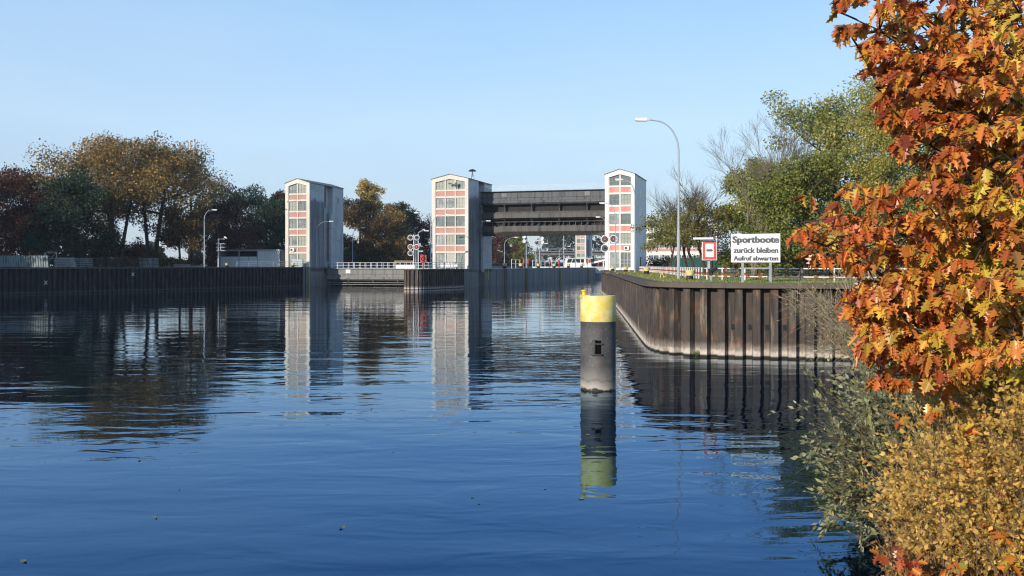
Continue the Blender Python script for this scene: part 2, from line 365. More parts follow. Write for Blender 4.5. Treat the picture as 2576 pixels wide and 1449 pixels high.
# ------------------------------------------------------------------ sheet pile walls
def resample(path, step):
    P = [Vector((*p, 0)) for p in path]; out = []; L = [0]
    for a, b in zip(P, P[1:]): L.append(L[-1]+(b-a).length)
    n = int(L[-1]/step)
    for k in range(n+1):
        s = k*step
        i = max(j for j in range(len(L)) if L[j] <= s+1e-9); i = min(i, len(P)-2)
        out.append(P[i].lerp(P[i+1], (s-L[i])/(L[i+1]-L[i])))
    return out
def smooth_path(path, it=3):
    P = [Vector((*p, 0)) for p in path]
    for _ in range(it):
        Q = [P[0]]
        for a, b in zip(P, P[1:]): Q += [a.lerp(b, .25), a.lerp(b, .75)]
        P = Q+[P[-1]]
    return [(p.x, p.y) for p in P]
def sheet_pile(path, side, ztop, mat, capmat, label, pitch=.74, depth=.30, cap_h=.22, name='sheet_pile_wall', cap_out=.1):
    t = thing(name, label, 'wall', (path[0][0], path[0][1], 0)); o = Vector((path[0][0], path[0][1], 0))
    sub = pitch/4; P = resample(path, sub); m = MB(); cp = MB()
    N = []
    for i in range(len(P)):
        d = (P[min(i+1, len(P)-1)]-P[max(i-1, 0)]).normalized(); N.append(Vector((-d.y, d.x, 0))*side)
    offs = [0, 0, 1, 1]
    sh = [.12, -.02, -.12, .02]     # makes flanks narrower than pans
    for i in range(len(P)):
        d = (P[min(i+1, len(P)-1)]-P[max(i-1, 0)]).normalized()
        p = P[i]-o+N[i]*(offs[i % 4]*depth-depth)+d*(.06*(1 if i % 4 in (1, 3) else -1))
        m.v += [(p.x, p.y, -1.5), (p.x, p.y, ztop-.05)]
    for i in range(len(P)-1): m.f.append((2*i, 2*i+2, 2*i+3, 2*i+1) if side < 0 else (2*i, 2*i+1, 2*i+3, 2*i+2))
    m.build('sheet_piling', mat, t)
    for i in range(0, len(P), 4):
        for a, b in ((cap_out, ztop-cap_h), (cap_out, ztop+.01), (-.6, ztop+.01), (-.6, ztop-cap_h)):
            q = P[i]-o+N[i]*a; cp.v.append((q.x, q.y, b))
    n = len(cp.v)//4
    for i in range(n-1):
        for k in range(4): cp.f.append((4*i+k, 4*i+(k+1) % 4, 4*i+4+(k+1) % 4, 4*i+4+k))
    cp.f += [(0, 1, 2, 3), tuple(4*n-4+k for k in (3, 2, 1, 0))]
    cp.build('cap_beam', capmat, t)
    return t, P, N
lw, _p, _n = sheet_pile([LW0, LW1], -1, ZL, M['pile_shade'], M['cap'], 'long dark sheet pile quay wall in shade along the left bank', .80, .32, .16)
for px, py in ((115, 711), (334, 690)):
    k = (px-CX)/FPX; tt_ = (LW0[0]-k*LW0[1])/((LW0[0]-LW1[0])-k*(LW0[1]-LW1[1])); x, y = LW0[0]+(LW1[0]-LW0[0])*tt_, LW0[1]+(LW1[1]-LW0[1])*tt_
    z = zat(py, y); m = MB(); d_ = Vector((LW1[0]-LW0[0], LW1[1]-LW0[1], 0)).normalized(); n_ = Vector((d_.y, -d_.x, 0))*.03
    for sg in (-1, 1): m.beam(n_-d_*.22-Vector((0, 0, .26*sg)), n_+d_*.22+Vector((0, 0, .26*sg)), .07)
    o = m.build('cross_mark', M['white_rail'], lw); o.location = (x-LW0[0], y-LW0[1], z)
RWS = smooth_path(RW)
rw, rwP, rwN = sheet_pile(RWS[::-1], -1, ZR, M['pile'], M['cap'], 'rusty curved sheet pile wall with pale waterline under the boat sign', depth=.38)
# anchor plates on the near stretch
for px in (1808, 1848, 1890, 1931, 1971, 2012, 2052):
    m = MB(); m.box(-.09, 0, -.12, .09, .05, .12); m.tube([(0, 0, 0), (0, -.06, 0)], .05, 6)
    k = (px-CX)/FPX; best = min(range(len(rwP)), key=lambda i: abs(rwP[i].x-k*rwP[i].y)+(rwP[i].y > 46)*9)
    q = rwP[best]; ob = m.build('anchor_plate', M['dark'], rw); ob.location = (q.x-rwP[0].x, q.y-rwP[0].y-.02, 1.33)
nose = [LK(-2, -7.1)[:2], (-18.2, 154.2), (-15.2, 153.6), LK(-2, -.1)[:2]]
sheet_pile([nose[0], (-18.3, 156), (-18.1, 154.4), (-17.4, 153.8), (-15.6, 153.6), (-14.9, 154.2), nose[3]], -1, ZM, M['pile'], M['cap'], 'sheet piled nose of the lock island, brown where sunlit', .74, .30, .18)
# lock island and chamber walls
def lockpoly(pts): return [LK(a, c)[:2] for a, c in pts]
LI = thing('lock_island', 'long grey concrete island wall between the two lock chambers', 'lock wall', LK(-2, 0, 0))
def rel(pts, o): return [(x-o[0], y-o[1]) for x, y in pts]
o_ = LK(-2, 0)
MB().prism(rel(lockpoly([(-2, 0), (6, 0), (6, -1), (9.6, -1), (9.6, 0), (266, 0), (266, -7.17), (9.6, -7.17), (9.6, -6.17), (6, -6.17), (6, -7.17), (-2, -7.17)]), o_), -1.5, ZM-.16).build('wall', M['conc'], LI)
MB().prism(rel(lockpoly([(9.7, .06), (266, .06), (266, -7.2), (9.7, -7.2)]), o_), ZM-.16, ZM).build('cope', M['paving'], LI)
MB().prism(rel(lockpoly([(-2, .05), (5.95, .05), (5.95, -7.2), (-2, -7.2)]), o_), ZM-.16, ZM).build('cope', M['conc'], LI)
MB().prism([(p[0]-o_[0], p[1]-o_[1]) for p in [LK(-2, -7.1), (-18.1, 156), (-17.9, 154.5), (-15.3, 154), LK(-2, -.1)]], ZM-.12, ZM-.01).build('deck', M['paving'], LI)
a = 13
while a < 262:
    p = LK(a, .012); q = LK(a, .012)
    x, y = p[0]-o_[0], p[1]-o_[1]
    MB().prism([(x, y), (x+V[0]*.02, y+V[1]*.02), (x+V[0]*.02+U[0]*.22, y+V[1]*.02+U[1]*.22), (x+U[0]*.22, y+U[1]*.22)], -.5, ZM-.2).build('joint', M['dark'], LI)
    a += 4.2
for px in (1271, 1324, 1409, 1480):
    x, y, z = lock_at(px, .16, 0); m = MB(); m.tube([(x-o_[0], y-o_[1], -1), (x-o_[0], y-o_[1], ZM+.05)], .17, 8)
    m.build('fender_post', plain('ochre', (.26, .19, .06), .7) if 'ochre' not in bpy.data.materials else bpy.data.materials['ochre'], LI)
    m = MB()
    for s_ in (.55, 1.0):
        m.tube([(x-o_[0]+U[0]*s_, y-o_[1]+U[1]*s_, -.3), (x-o_[0]+U[0]*s_, y-o_[1]+U[1]*s_, ZM)], .04, 5)
    for k in range(9): m.tube([(x-o_[0]+U[0]*.55, y-o_[1]+U[1]*.55, .2+k*.36), (x-o_[0]+U[0], y-o_[1]+U[1], .2+k*.36)], .03, 5)
    m.build('ladder', M['dark'], LI)
x, y, z = lock_at(1228, .12, 0)
m = MB(); m.tube([(x-o_[0], y-o_[1], 1.2), (x-o_[0], y-o_[1], ZM)], .1, 6); m.build('marker_bar', M['yellow'], LI)
LWt = thing('lock_wall', 'concrete lock wall with yellow edge below the left tower', 'lock wall', LK(-2.4, -32.4, 0)); o_ = LK(-2.4, -32.4)
MB().prism(rel(lockpoly([(-2.4, -32.4), (6, -32.4), (6, -33.4), (9.6, -33.4), (9.6, -32.4), (276, -32.4), (276, -36), (-2.4, -36)]), o_), -1.5, ZL-.15).build('wall', M['conc'], LWt)
MB().prism(rel(lockpoly([(-2.35, -32.34), (5.95, -32.34), (5.95, -36), (-2.35, -36)]), o_), ZL-.15, ZL+.02).build('cope', M['conc'], LWt)
MB().prism(rel(lockpoly([(9.65, -32.34), (276, -32.34), (276, -36), (9.65, -36)]), o_), ZL-.15, ZL+.02).build('cope', M['paving'], LWt)
for aa in (-1.7, -.4):
    p = LK(aa, -32.28); m = MB(); m.tube([(p[0]-o_[0], p[1]-o_[1], -.5), (p[0]-o_[0], p[1]-o_[1], ZL-.1)], .09, 6)
    m.build('guide_bar', M['yellow'] if aa > -1 else M['dark'], LWt)
RWt = thing('lock_wall', 'right hand concrete lock chamber wall behind the grassy quay', 'lock wall', LK(-3, 25.2, 0)); o_ = LK(-3, 25.2)
MB().prism(rel(lockpoly([(0, 25.2), (6, 25.2), (6, 26.2), (9.6, 26.2), (9.6, 25.2), (276, 25.2), (276, 29), (0, 29)]), o_), -1.5, ZR).build('wall', M['conc_dark'], RWt)
# ------------------------------------------------------------------ towers
def small_ac(parent, x, y, z):
    m = MB(); m.box(x-.42, y-.34, z, x+.42, y-.02, z+.66); a = m.build('air_conditioner', M['white'], parent, bevel=.02)
    m = MB(); m.lathe([(.04, 0), (.25, 0), (.25, .02), (.04, .02)], 16)
    f = m.build('fan', M['dark'], a); f.rotation_euler = (R(90), 0, 0); f.location = (x-.1, y-.345, z+.34)
def tower(label, cw, W, ncol, a0=0, slot_r=True, slot_l=False, mat='tower', side='tower_side', sp='spandrel', extras='', rows=4, group=None):
    t = thing('lock_tower', label, 'tower', LK(a0, cw, ZM), -LA, group); L = 14.4; He = 16.65; Pk = 17.42
    hw = W/2; b = .66; g = (Pk-He)/hw
    def top(x): return Pk-abs(x)*g
    m = MB()
    pent = lambda x0, x1: [(x0, -.6), (x1, -.6), (x1, top(x1))]+([(0, Pk)] if x0 < 0 < x1 else [])+[(x0, top(x0))]
    m.prism_y(pent(-hw, -hw+b), 0, .35); m.prism_y(pent(hw-b, hw), 0, .35)
    fr = [(-hw+b, top(-hw+b)-.78), (0, Pk-.82), (hw-b, top(hw-b)-.78), (hw-b, top(hw-b)), (0, Pk), (-hw+b, top(-hw+b))]
    m.prism_y(fr, 0, .35)
    o = m.build('facade_frame', M[mat], t)
    m = MB(); xr = hw-1.0 if slot_r else hw; xl = -hw+1.0 if slot_l else -hw
    m.prism_y(pent(-hw, hw), .352, 6.0); m.prism_y(pent(xl, xr), 6.0, 9.6); m.prism_y(pent(-hw, hw), 9.6, L)
    if slot_r: m.box(hw-.45, 8.9, -.6, hw-.002, 9.598, He-5.3)
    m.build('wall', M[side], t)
    m = MB()
    for s_ in (-1, 1):
        A = [(s_*(hw+.12), -.1, He-.10), (0, -.1, Pk+.012), (0, -.1, Pk+.13), (s_*(hw+.12), -.1, He+.02)]
        B = [(x, L+.1, z) for x, y, z in A]; m.loft(A if s_ < 0 else A[::-1], B if s_ < 0 else B[::-1])
    m.build('roof', M['roof'], t)
    xw = (W-2*b-.16); gap = .2; cwid = (xw-gap*(ncol-1))/ncol; x00 = -hw+b+.12
    cols = [(x00+k*(cwid+gap), x00+k*(cwid+gap)+cwid) for k in range(ncol)]
    # concrete grid
    m = MB()
    for k in range(ncol-1): m.box(cols[k][1], .10, -.2, cols[k+1][0], .351, top(cols[k][1])-.8)
    m.box(-hw+b, .12, -.2, x00, .35, He-.3); 
    for k in range(rows):
        z = -3.39*k
        m.box(-hw+b+.002, .13, 14.32+z, hw-b-.002, .348, 14.62+z); m.box(-hw+b+.002, .13, 13.08+z, hw-b-.002, .348, 13.40+z)
        if k: m.box(-hw+b+.002, .13, 11.16+z+3.39-3.39, hw-b-.002, .348, 11.2+z)
    m.build('mullion_grid', M[mat], t)
    def window(x0, x1, z0, zl, zr, zm=None, door=False):
        P = [(x0, z0), (x1, z0), (x1, zr)]+([((x0+x1)/2, zm)] if zm else [])+[(x0, zl)]
        q = MB(); q.prism_y(P, .30, .345); p = q.build('door' if door else 'window', M['window'], t)
        f = MB(); e = .05; zt = max(zl, zr)
        f.box(x0, .25, z0, x1, .298, z0+e); f.box(x0, .252, z0+e, x0+e, .298, zl); f.box(x1-e, .252, z0+e, x1, .298, zr)
        if not zm and abs(zl-zr) < .01: f.box(x0+e, .25, zl-e, x1-e, .298, zl)
        for s_ in (1/3, 2/3):
            xx = x0+(x1-x0)*s_; f.box(xx-.025, .254, z0+e, xx+.025, .298, zl+(zr-zl)*s_-(0 if not zm else -.05))
        hh = z0+(min(zl, zr)-z0)*.5; f.box(x0+e, .258, hh-.025, x1-e, .298, hh+.025)
        f.build('frame', M['frame_green'] if not door else M['galv'], p)
    for k, (x0, x1) in enumerate(cols):
        mid = x0 < 0 < x1
        zl, zr = top(x0)-.84, top(x1)-.84
        window(x0, x1, 14.62, zl, zr, Pk-.86 if mid else None)
        for r in range(rows):
            z = -3.39*r
            # corrugated panel
            q = MB(); n = int((x1-x0)/.085)*2; ys = []
            for i in range(n+1):
                x = x0+(x1-x0)*i/n; y = .2 if (i//1) % 4 in (1, 2) else .245
                q.v += [(x, y, 13.40+z), (x, y, 14.32+z)]
            q.f = [(2*i, 2*i+2, 2*i+3, 2*i+1) for i in range(n)]
            q.build('panel', M[sp], t)
            zb = 11.20+z if r < rows-1 else (.25 if rows == 4 else 11.2+z)
            window(x0, x1, zb, 13.08+z, 13.08+z, None, door=(r == 3 and k == ncol-1-(ncol == 3)))
    if 'ac0' in extras: small_ac(t, (cols[0][0]+cols[0][1])/2-.1, .15, 3.3)
    if 'ac1' in extras: small_ac(t, (cols[1][0]+cols[1][1])/2+.2, .15, 3.3)
    # small side windows and pipe on the right flank
    if slot_r:
        for zz in (1.2, 4.6, 8.0, 11.2):
            q = MB(); q.box(hw-1.03, 7.4, zz, hw-.99, 7.95, zz+1.0); q.build('window', M['glassdark'], t)
        q = MB(); q.box(hw-1.02, 6.3, 12.2, hw-.98, 8.7, 16.3); q.build('window', M['window'], t)
        q = MB(); q.tube([(hw-.1, 9.55, 0), (hw-.1, 9.55, 11.2)], .07, 6); q.build('downpipe', M['white'], t)
        q = MB(); q.box(hw-.02, 11.7, 13.4, hw+.03, 12.5, 14.4); q.build('window', M['glassdark'], t)
    else:
        for zz in (2.9, 6.3, 9.7, 13.0):
            q = MB(); q.box(hw-.02, 6.6, zz, hw+.02, 7.1, zz+1.3); q.build('window', M['glassdark'], t)
        q = MB(); q.box(hw-.02, 6.4, -.1, hw+.02, 7.6, 1.9); q.box(hw, 6.2, 1.95, hw+.35, 7.8, 2.05); q.build('door', M['dark'], t)
    if 'cam' in extras:
        q = MB(); q.tube([(1.0, 0, 15.5), (1.0, -.5, 15.5)], .04, 6); q.tube([(.6, -.5, 15.5), (1.5, -.5, 15.5)], .04, 6)
        q.box(-.1, -.75, 15.55, .5, -.4, 15.75); q.box(1.2, -.7, 15.3, 1.6, -.35, 15.8); q.tube([(1.35, -.5, 15), (1.35, -.5, 15.4)], .12, 6)
        q.build('floodlight', M['dark'], t)
    # thin formwork joints on the flank
    return t
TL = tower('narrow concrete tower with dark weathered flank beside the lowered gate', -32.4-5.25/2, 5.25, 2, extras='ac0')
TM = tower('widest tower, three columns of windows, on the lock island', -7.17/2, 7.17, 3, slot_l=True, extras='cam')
TR = tower('bright white tower with red striped panels right of the raised gate', 25.35+5.25/2, 5.25, 2, slot_r=False, slot_l=True, mat='tower_white', side='tower_white', sp='spandrel_red', extras='ac1')
TF = tower('distant hazy tower seen under the raised gate', -32.4-5.25/2, 5.25, 2, a0=265, extras='ac0 ac1', group=None)
# siren on the middle tower
p = LK(5.0, -.9, ZM+16.9)
t = thing('siren', 'dark mushroom shaped siren on a thin tripod on the tower roof', 'siren', p)
m = MB()
for k in range(3):
    q = k*2.094; m.tube([(.38*math.cos(q), .38*math.sin(q), -.15), (.08*math.cos(q), .08*math.sin(q), 1.3)], .035, 5)
m.tube([(0, 0, .5), (0, 0, 1.5)], .05, 6); m.build('tripod', M['dark'], t)
m = MB(); m.lathe([(.1, 1.45), (.75, 1.5), (.78, 1.56), (.5, 1.78), (.12, 1.92)], 18); m.build('hood', M['dark'], t, True)
# ------------------------------------------------------------------ lift gates
GW = 25.0
def railing_mb(m, pts, h, rails=(1, .5), r=.03, step=1.5, rp=.03):
    """posts + rails along a polyline of (x,y,z)"""
    for a, b in zip(pts, pts[1:]):
        a = Vector(a); b = Vector(b); n = max(1, round((b-a).length/step))
        for k in range(n+1):
            p = a.lerp(b, k/n); m.tube([p, p+Vector((0, 0, h))], rp, 4)
        for q in rails: m.tube([a+Vector((0, 0, h*q)), b+Vector((0, 0, h*q))], r, 4)
    return m
def gate(label, a, c0, ztop, mat, railmat, rr=.03):
    t = thing('lift_gate', label, 'lock gate', LK(a, c0, ztop), -LA); G = M[mat]
    MB().box(.05, 1.7, -8.2, GW, 1.9, -.02).build('skin_plate', M['gate_skin_shade'], t)
    if mat == 'gate_low':
        for z_, y_ in ((-2.62, .3), (-3.0, .05)): MB().box(.2, y_, z_-.12, GW-.2, 1.68, z_).build('flange', G, t)
    MB().prism_x([(.3, 0), (.3, -1.02), (.42, -1.05), (.42, -1.5), (.18, -1.66), (.18, -1.98), (.5, -2.25), (1.69, -2.36), (1.69, 0)], .05, GW).build('top_beam', M['gate_top'] if mat == 'gate' else G, t)
    pl = [(0, 1.15), (4.6, 0), (20.5, 0), (GW, 1.15), (GW, 1.69), (0, 1.69)]
    def plan(z, d, e=0): return [(x, min(1.69, y+d), z) for x, y in pl]
    m = MB(); m.loft(plan(-4.85, 0), plan(-4.0, 0)); m.loft(plan(-3.998, .02), plan(-3.6, .75)); m.loft(plan(-5.15, .9), plan(-4.852, .12)); m.build('girder', G, t)
    m = MB(); m.loft(plan(-7.4, 0), plan(-6.35, 0)); m.loft(plan(-8.18, 1.1), plan(-7.402, .01))
    m.loft(plan(-5.62, .55), plan(-5.5, .55))
    for k in range(21):
        x = .8+k*1.17; m.box(x, .7 if 4 < x < 21 else 1.35, -6.35, x+.1, 1.68, -5.62)
    m.build('girder', G, t)
    for x in (4.6, 9.9, 15.2, 20.5):
        for z0, z1 in ((-2.26, -4.0), (-4.9, -6.35)):
            pts = [(.35, z0), (.55, z0-.3), (.85, z0-.6), (1.0, z0-.9), (.8, z1+.45), (.4, z1+.15), (.1, z1), (1.68, z1), (1.68, z0)]
            MB().prism_x(pts, x, x+.14).build('bracket', G, t)
        sm = MB(); sm.box(x-.03, .285, -1.0, x+.03, .30, -.02); sm.build('seam', M['dark'], t)
    for x in (4.2, 20.2):
        MB().box(x, .25, -.85, x+1.0, .298, -.1).build('plate', M['white_rail'] if mat == 'gate_low' else M['gate_low'], t)
    MB().box(-.2, -.25, .12, GW+.2, 1.95, .2).build('walkway', M['dark'] if mat == 'gate' else M['galv'], t)
    m = MB()
    for k in range(18): m.box(.6+k*1.4, .4, 0, .75+k*1.4, 1.6, .118)
    m.build('walkway_support', M['dark'], t)
    m = MB(); railing_mb(m, [(.2, -.2, .2), (GW-.2, -.2, .2)], 1.05, (1, .52), rr, 1.25, rr); railing_mb(m, [(.2, 1.9, .2), (GW-.2, 1.9, .2)], 1.05, (1, .52), rr, 1.25, rr)
    m.build('railing', railmat, t)
    return t
gate('raised dark steel lift gate spanning between the middle and right towers', 6.6, .1, 17.85, 'gate', M['lamp_grey'], .015)
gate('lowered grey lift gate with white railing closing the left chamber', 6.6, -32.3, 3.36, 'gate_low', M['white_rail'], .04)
gate('distant gate with white railing right of the hazy tower', 271.6, -32.3, 7.4, 'gate', M['white_rail'], .06)
# ------------------------------------------------------------------ lamps, signals, bollards
def lamp(label, loc, h, arm, ang, r=.09, group='street lamps along the locks', tilt=8, drop=.0, flare=1.6):
    """ang: direction of the arm in the ground plane, radians from +X"""
    t = thing('street_lamp', label, 'street lamp', loc, ang, group)
    m = MB(); s = h-flare*1.1; pts = [(0, 0, -.1), (0, 0, h*.30), (0, 0, h*.31), (0, 0, s)]; rr = [r, r*.95, r*.72, r*.6]
    for k in range(1, 11):
        q = k/10*R(82); pts.append((arm*.78*(1-math.cos(q)), 0, s+(h-s)*math.sin(q))); rr.append(r*(.6-.2*k/10))
    pts.append((arm, 0, h+.06)); rr.append(r*.4)
    m.tube(pts, rr, 8); m.build('pole', M['lamp_grey'], t, True)
    m = MB(); L = .75
    m.loft([(arm-.1, -.06, h), (arm+.1, -.13, h-.02), (arm+L, -.11, h+.02), (arm+L, .11, h+.02), (arm+.1, .13, h-.02), (arm-.1, .06, h)][::-1],
           [(arm-.1, -.06, h+.12), (arm+.1, -.13, h+.16), (arm+L, -.11, h+.15), (arm+L, .11, h+.15), (arm+.1, .13, h+.16), (arm-.1, .06, h+.12)][::-1])
    hd = m.build('lamp_head', M['white_rail'], t)
    MB().box(arm+.12, -.09, h-.05, arm+L-.05, .09, h-.008).build('diffuser', M['white'], hd)
    return t
LPX = 0
lamp('tall grey lamp leaning left over the near grassy quay', at(1707, 53, ZR), 9.1, 1.75, math.pi, .092)
lamp('lamp with its head in front of the white tower top windows', at(1597, 98, ZR), 9.85, 1.35, math.pi, .11)
lamp('lamp before the white tower doors, arm over the gate end', at(1548, 118, ZR), 8.7, 1.3, math.pi, .09)
p = LK(3, 25.0, ZR); lamp('lamp just left of the white tower, head before the gate', p, 9.4, 1.1, math.pi-.1, .08)
lamp('white lamp on the dark left quay beside the shed', at(514, 168, ZL), 10.4, 1.5, .1, .13)
lamp('lamp in front of the left tower flank', LK(2.0, -31.9, ZL), 8.9, 2.4, .2, .08)
lamp('lamp right of the left tower before dark trees', LK(21, -33.5, ZL), 8.4, 1.9, .2, .1)
lamp('lamp behind the island signals', at(1046.5, 160, ZM), 6.6, 1.5, .2, .09)
p = at(1085, 160, ZM); lamp('lamp on the island, arm curving left at the tower edge', (p[0]-.15, p[1], ZM), 9.7, 2.1, math.pi, .09)
lamp('lamp on the island, arm curving right before the tower windows', (p[0]+.15, p[1], ZM), 9.4, 2.4, .05, .09)
p = LK(3.2, .0, ZM); lamp('lamp at the island tower corner, head before the raised gate', (p[0]+.2, p[1], ZM), 8.9, 2.2, .15, .07)
for px, c, top_y, sgn, lab in ((1268.8, -5.5, 598, 1, 'lamp before the far dark tree under the gate'), (1347.5, -6.3, 613, 1, 'short lamp between the two loudspeaker masts'),
                           (1408, -6, 620, 1, 'lamp left of the white boat cabin under the gate'), (1489, -1.5, 600, -1, 'lamp arching left in front of the distant tower')):
    p = lock_at(px, c, ZM); lamp(lab, p, zat(top_y, p[1])-ZM, 2.4, 0 if sgn > 0 else math.pi, .10)
def mast(label, loc, h, side, spk=True):
    t = thing('light_mast', label, 'mast', loc, 0, 'masts on the lock island')
    m = MB(); m.tube([(0, 0, 0), (0, 0, h*.4), (0, 0, h)], [.14, .12, .09], 8); m.build('pole', M['lamp_grey'], t, True)
    if spk:
        m = MB(); m.box(-.7, -.05, h*.0+6.6, .7, .05, 6.75); m.build('crossbar', M['white'], t)
        for z in (6.1, 7.1):
            m = MB(); m.lathe([(.08, 0), (.42, .45), (.40, .47), (.06, .1)], 12); o = m.build('loudspeaker', M['white'], t, True)
            o.rotation_euler = (R(80), 0, 0); o.location = (side*.55, -.1, z)
    return t
for px, c, h, sd_, lab in ((1324, -.9, 12.5, -1, 'first loudspeaker mast under the raised gate, horns on its left side'), (1357.5, -.9, 13, 1, 'second loudspeaker mast, with crossbar and horns on its right side'),
                      (1418, -.9, 13.5, 0, 'plain mast at the left end of the white boat'), (1447.5, -.9, 13.8, 0, 'plain mast in front of the boat cabin, left of the distant tower')):
    mast(lab, lock_at(px, c, ZM), h, sd_, sd_ != 0)
def emis(name, col, s):
    t = NT(name); e = t.n('ShaderNodeEmission'); e.inputs[0].default_value = (*col, 1); e.inputs[1].default_value = s
    t.l(e.outputs[0], t.out.inputs[0]); return t.m
M['redlamp'] = emis('red_signal_lamp', (1, .06, .03), 3.0)
M['sigface'] = plain('signal_face', (.075, .08, .085), .6, 0, .2)
def signal(label, loc, heads, posts, s=.5, extra=None):
    t = thing('signal_post', label, 'traffic signal', loc, 0, 'lock signals')
    for x, h in posts:
        m = MB(); m.tube([(x, .15, -.05), (x, .15, h)], .085, 8); m.build('post', M['white_rail'], t, True)
    for x, z, lit in heads:
        oct_ = [(x+s*1.0*math.cos(R(22.5+45*k)), z+s*math.sin(R(22.5+45*k))) for k in range(8)]
        m = MB(); m.prism_y(oct_, -.06, .0); hd = m.build('signal_head', M['white'], t)
        oc2 = [(x+s*.80*math.cos(R(22.5+45*k)), z+s*.80*math.sin(R(22.5+45*k))) for k in range(8)]
        MB().prism_y(oc2, -.075, -.061).build('face', M['sigface'], hd)
        m = MB(); n = 10
        for k in range(n):
            q0, q1 = math.pi*k/n, math.pi*(k+1)/n
            a0 = (x+.16*math.cos(q0), z+.16*math.sin(q0)); a1 = (x+.16*math.cos(q1), z+.16*math.sin(q1))
            m.add([(a0[0], -.08, a0[1]), (a1[0], -.08, a1[1]), (a1[0], -.45, a1[1]-.03), (a0[0], -.45, a0[1]-.03)], [(0, 1, 2, 3)])
        m.build('visor', M['black'], hd)
        m = MB(); m.prism_y([(x+.09*math.cos(2*math.pi*k/12), z+.09*math.sin(2*math.pi*k/12)) for k in range(12)], -.11, -.08)
        m.build('lens', M['redlamp'] if lit else M['glassdark'], hd)
    if extra: extra(t)
    return t
q = lambda py, D: zat(py, D)
D0 = 156.5; z0 = ZM
def island_extra(t):
    m = MB(); m.box(.95, -.1, 2.9, 1.6, .3, 3.15); m.tube([(.72, .15, 6.2), (1.7, .1, 6.75)], .05, 6); m.box(1.5, -.3, 6.6, 1.95, .3, 6.8); m.build('camera', M['galv'], t)
    m = MB(); m.box(.75, .1, 3.85, 1.5, .7, 3.95); m.box(.95, .2, 3.95, 1.2, .4, 4.4); m.build('shelf', M['galv'], t)
signal('group of five octagonal signals, two glowing red, on the island nose', at(1040.5, D0, z0), [(-.54, 5.35, 0), (.52, 5.35, 0), (-.54, 3.75, 1), (.48, 3.75, 1), (-.54, 2.7, 0)], [(0.02, 5.9), (.78, 5.9)], .5, island_extra)
signal('three octagonal signals, upper two glowing red, before the white tower', at(1534, 143, ZR), [(-.78, 4.83, 1), (.55, 4.9, 1), (-.78, 3.45, 0)], [(0, 5.2)], .66)
def lifebuoy(label, loc, s=1.0, rz=0):
    t = thing('lifebuoy_post', label, 'lifebuoy', loc, rz, 'red lifebuoy stands'); 
    MB().tube([(0, 0, -.05), (0, 0, .75*s)], .06*s, 8).build('post', M['red'], t)
    m = MB(); m.box(-.38*s, -.12*s, .7*s, .38*s, .12*s, 1.6*s); b = m.build('box', M['red'], t, bevel=.08*s)
    m = MB(); pts = [(.2*s*math.cos(q_), -.13*s, 1.15*s+.2*s*math.sin(q_)) for q_ in np.linspace(0, 6.283, 17)]; m.tube(pts, .05*s, 6, False); m.build('ring', M['black'] if s > 1.1 else M['white'], b)
    return t
lifebuoy('large red lifebuoy box beside the island signals', at(1065, 158, ZM), 1.55)
for px, c, lab in ((1328, -1, 'red lifebuoy stand right of the first loudspeaker mast'), (1317, -6.4, 'red lifebuoy stand behind the first loudspeaker mast'), (1382.5, -1, 'red lifebuoy stand midway along the island wall'),
              (1405, -6.2, 'red lifebuoy stand left of the white boat'), (1477, -1, 'red lifebuoy stand before the distant tower foot'), (1505.5, -1, 'last red lifebuoy stand before the right tower')):
    lifebuoy(lab, lock_at(px, c, ZM), 1.35, math.pi/2+.12)
def bollard(label, loc, s=1.0, group='yellow topped bollards', mats=('yellow', 'black')):
    t = thing('bollard', label, 'bollard', loc, 0, group)
    m = MB(); m.lathe([(.21*s, -.05), (.20*s, .03), (.205*s, .24*s)], 16); m.build('base', M['rustblack'], t, True)
    m = MB(); m.lathe([(.205*s, .24*s), (.25*s, .46*s), (.25*s, .52*s), (.2*s, .545*s)], 16); m.build('head', M['cream_yellow'], t, True)
    return t
M['rustblack'] = pile_mat('bollard_black', (.02, .018, .018), (.09, .05, .03), (.02, .02, .02), -3)
M['cream_yellow'] = plain('worn_yellow', (.66, .55, .22), .55, 0, .25, 6)
bollard('nearest bollard on the grassy quay, right of the tall lamp', at(1735.5, 49.5, ZR), .98)
bollard('bollard on the grassy quay left of the tall lamp', at(1626.5, 83, ZR), 1.15)
bollard('far bollard on the grassy quay by the railing end', at(1574, 112, ZR), 1.15)
bollard('bollard on the quay at the white tower corner', at(1541.5, 136, ZR), 1.2)
bollard('bollard standing before the stacked slabs on the left quay', at(170.5, 146, ZL), 1.5)
bollard('bollard in front of the shed on the left quay', at(571, 168, ZL), 1.4)
bollard('bollard at the left tower foot', at(737, 174, ZL), 1.4)
for px, lab in ((1269, 'bollard at the near end of the island wall'), (1310, 'bollard left of the first loudspeaker mast'), (1354, 'bollard at the foot of the second loudspeaker mast'), (1394, 'bollard right of the midway lifebuoy stand'), (1430, 'bollard in front of the white boat cabin'), (1463, 'bollard at the right end of the white boat')):
    bollard(lab, lock_at(px, -.7, ZM), 2.0)
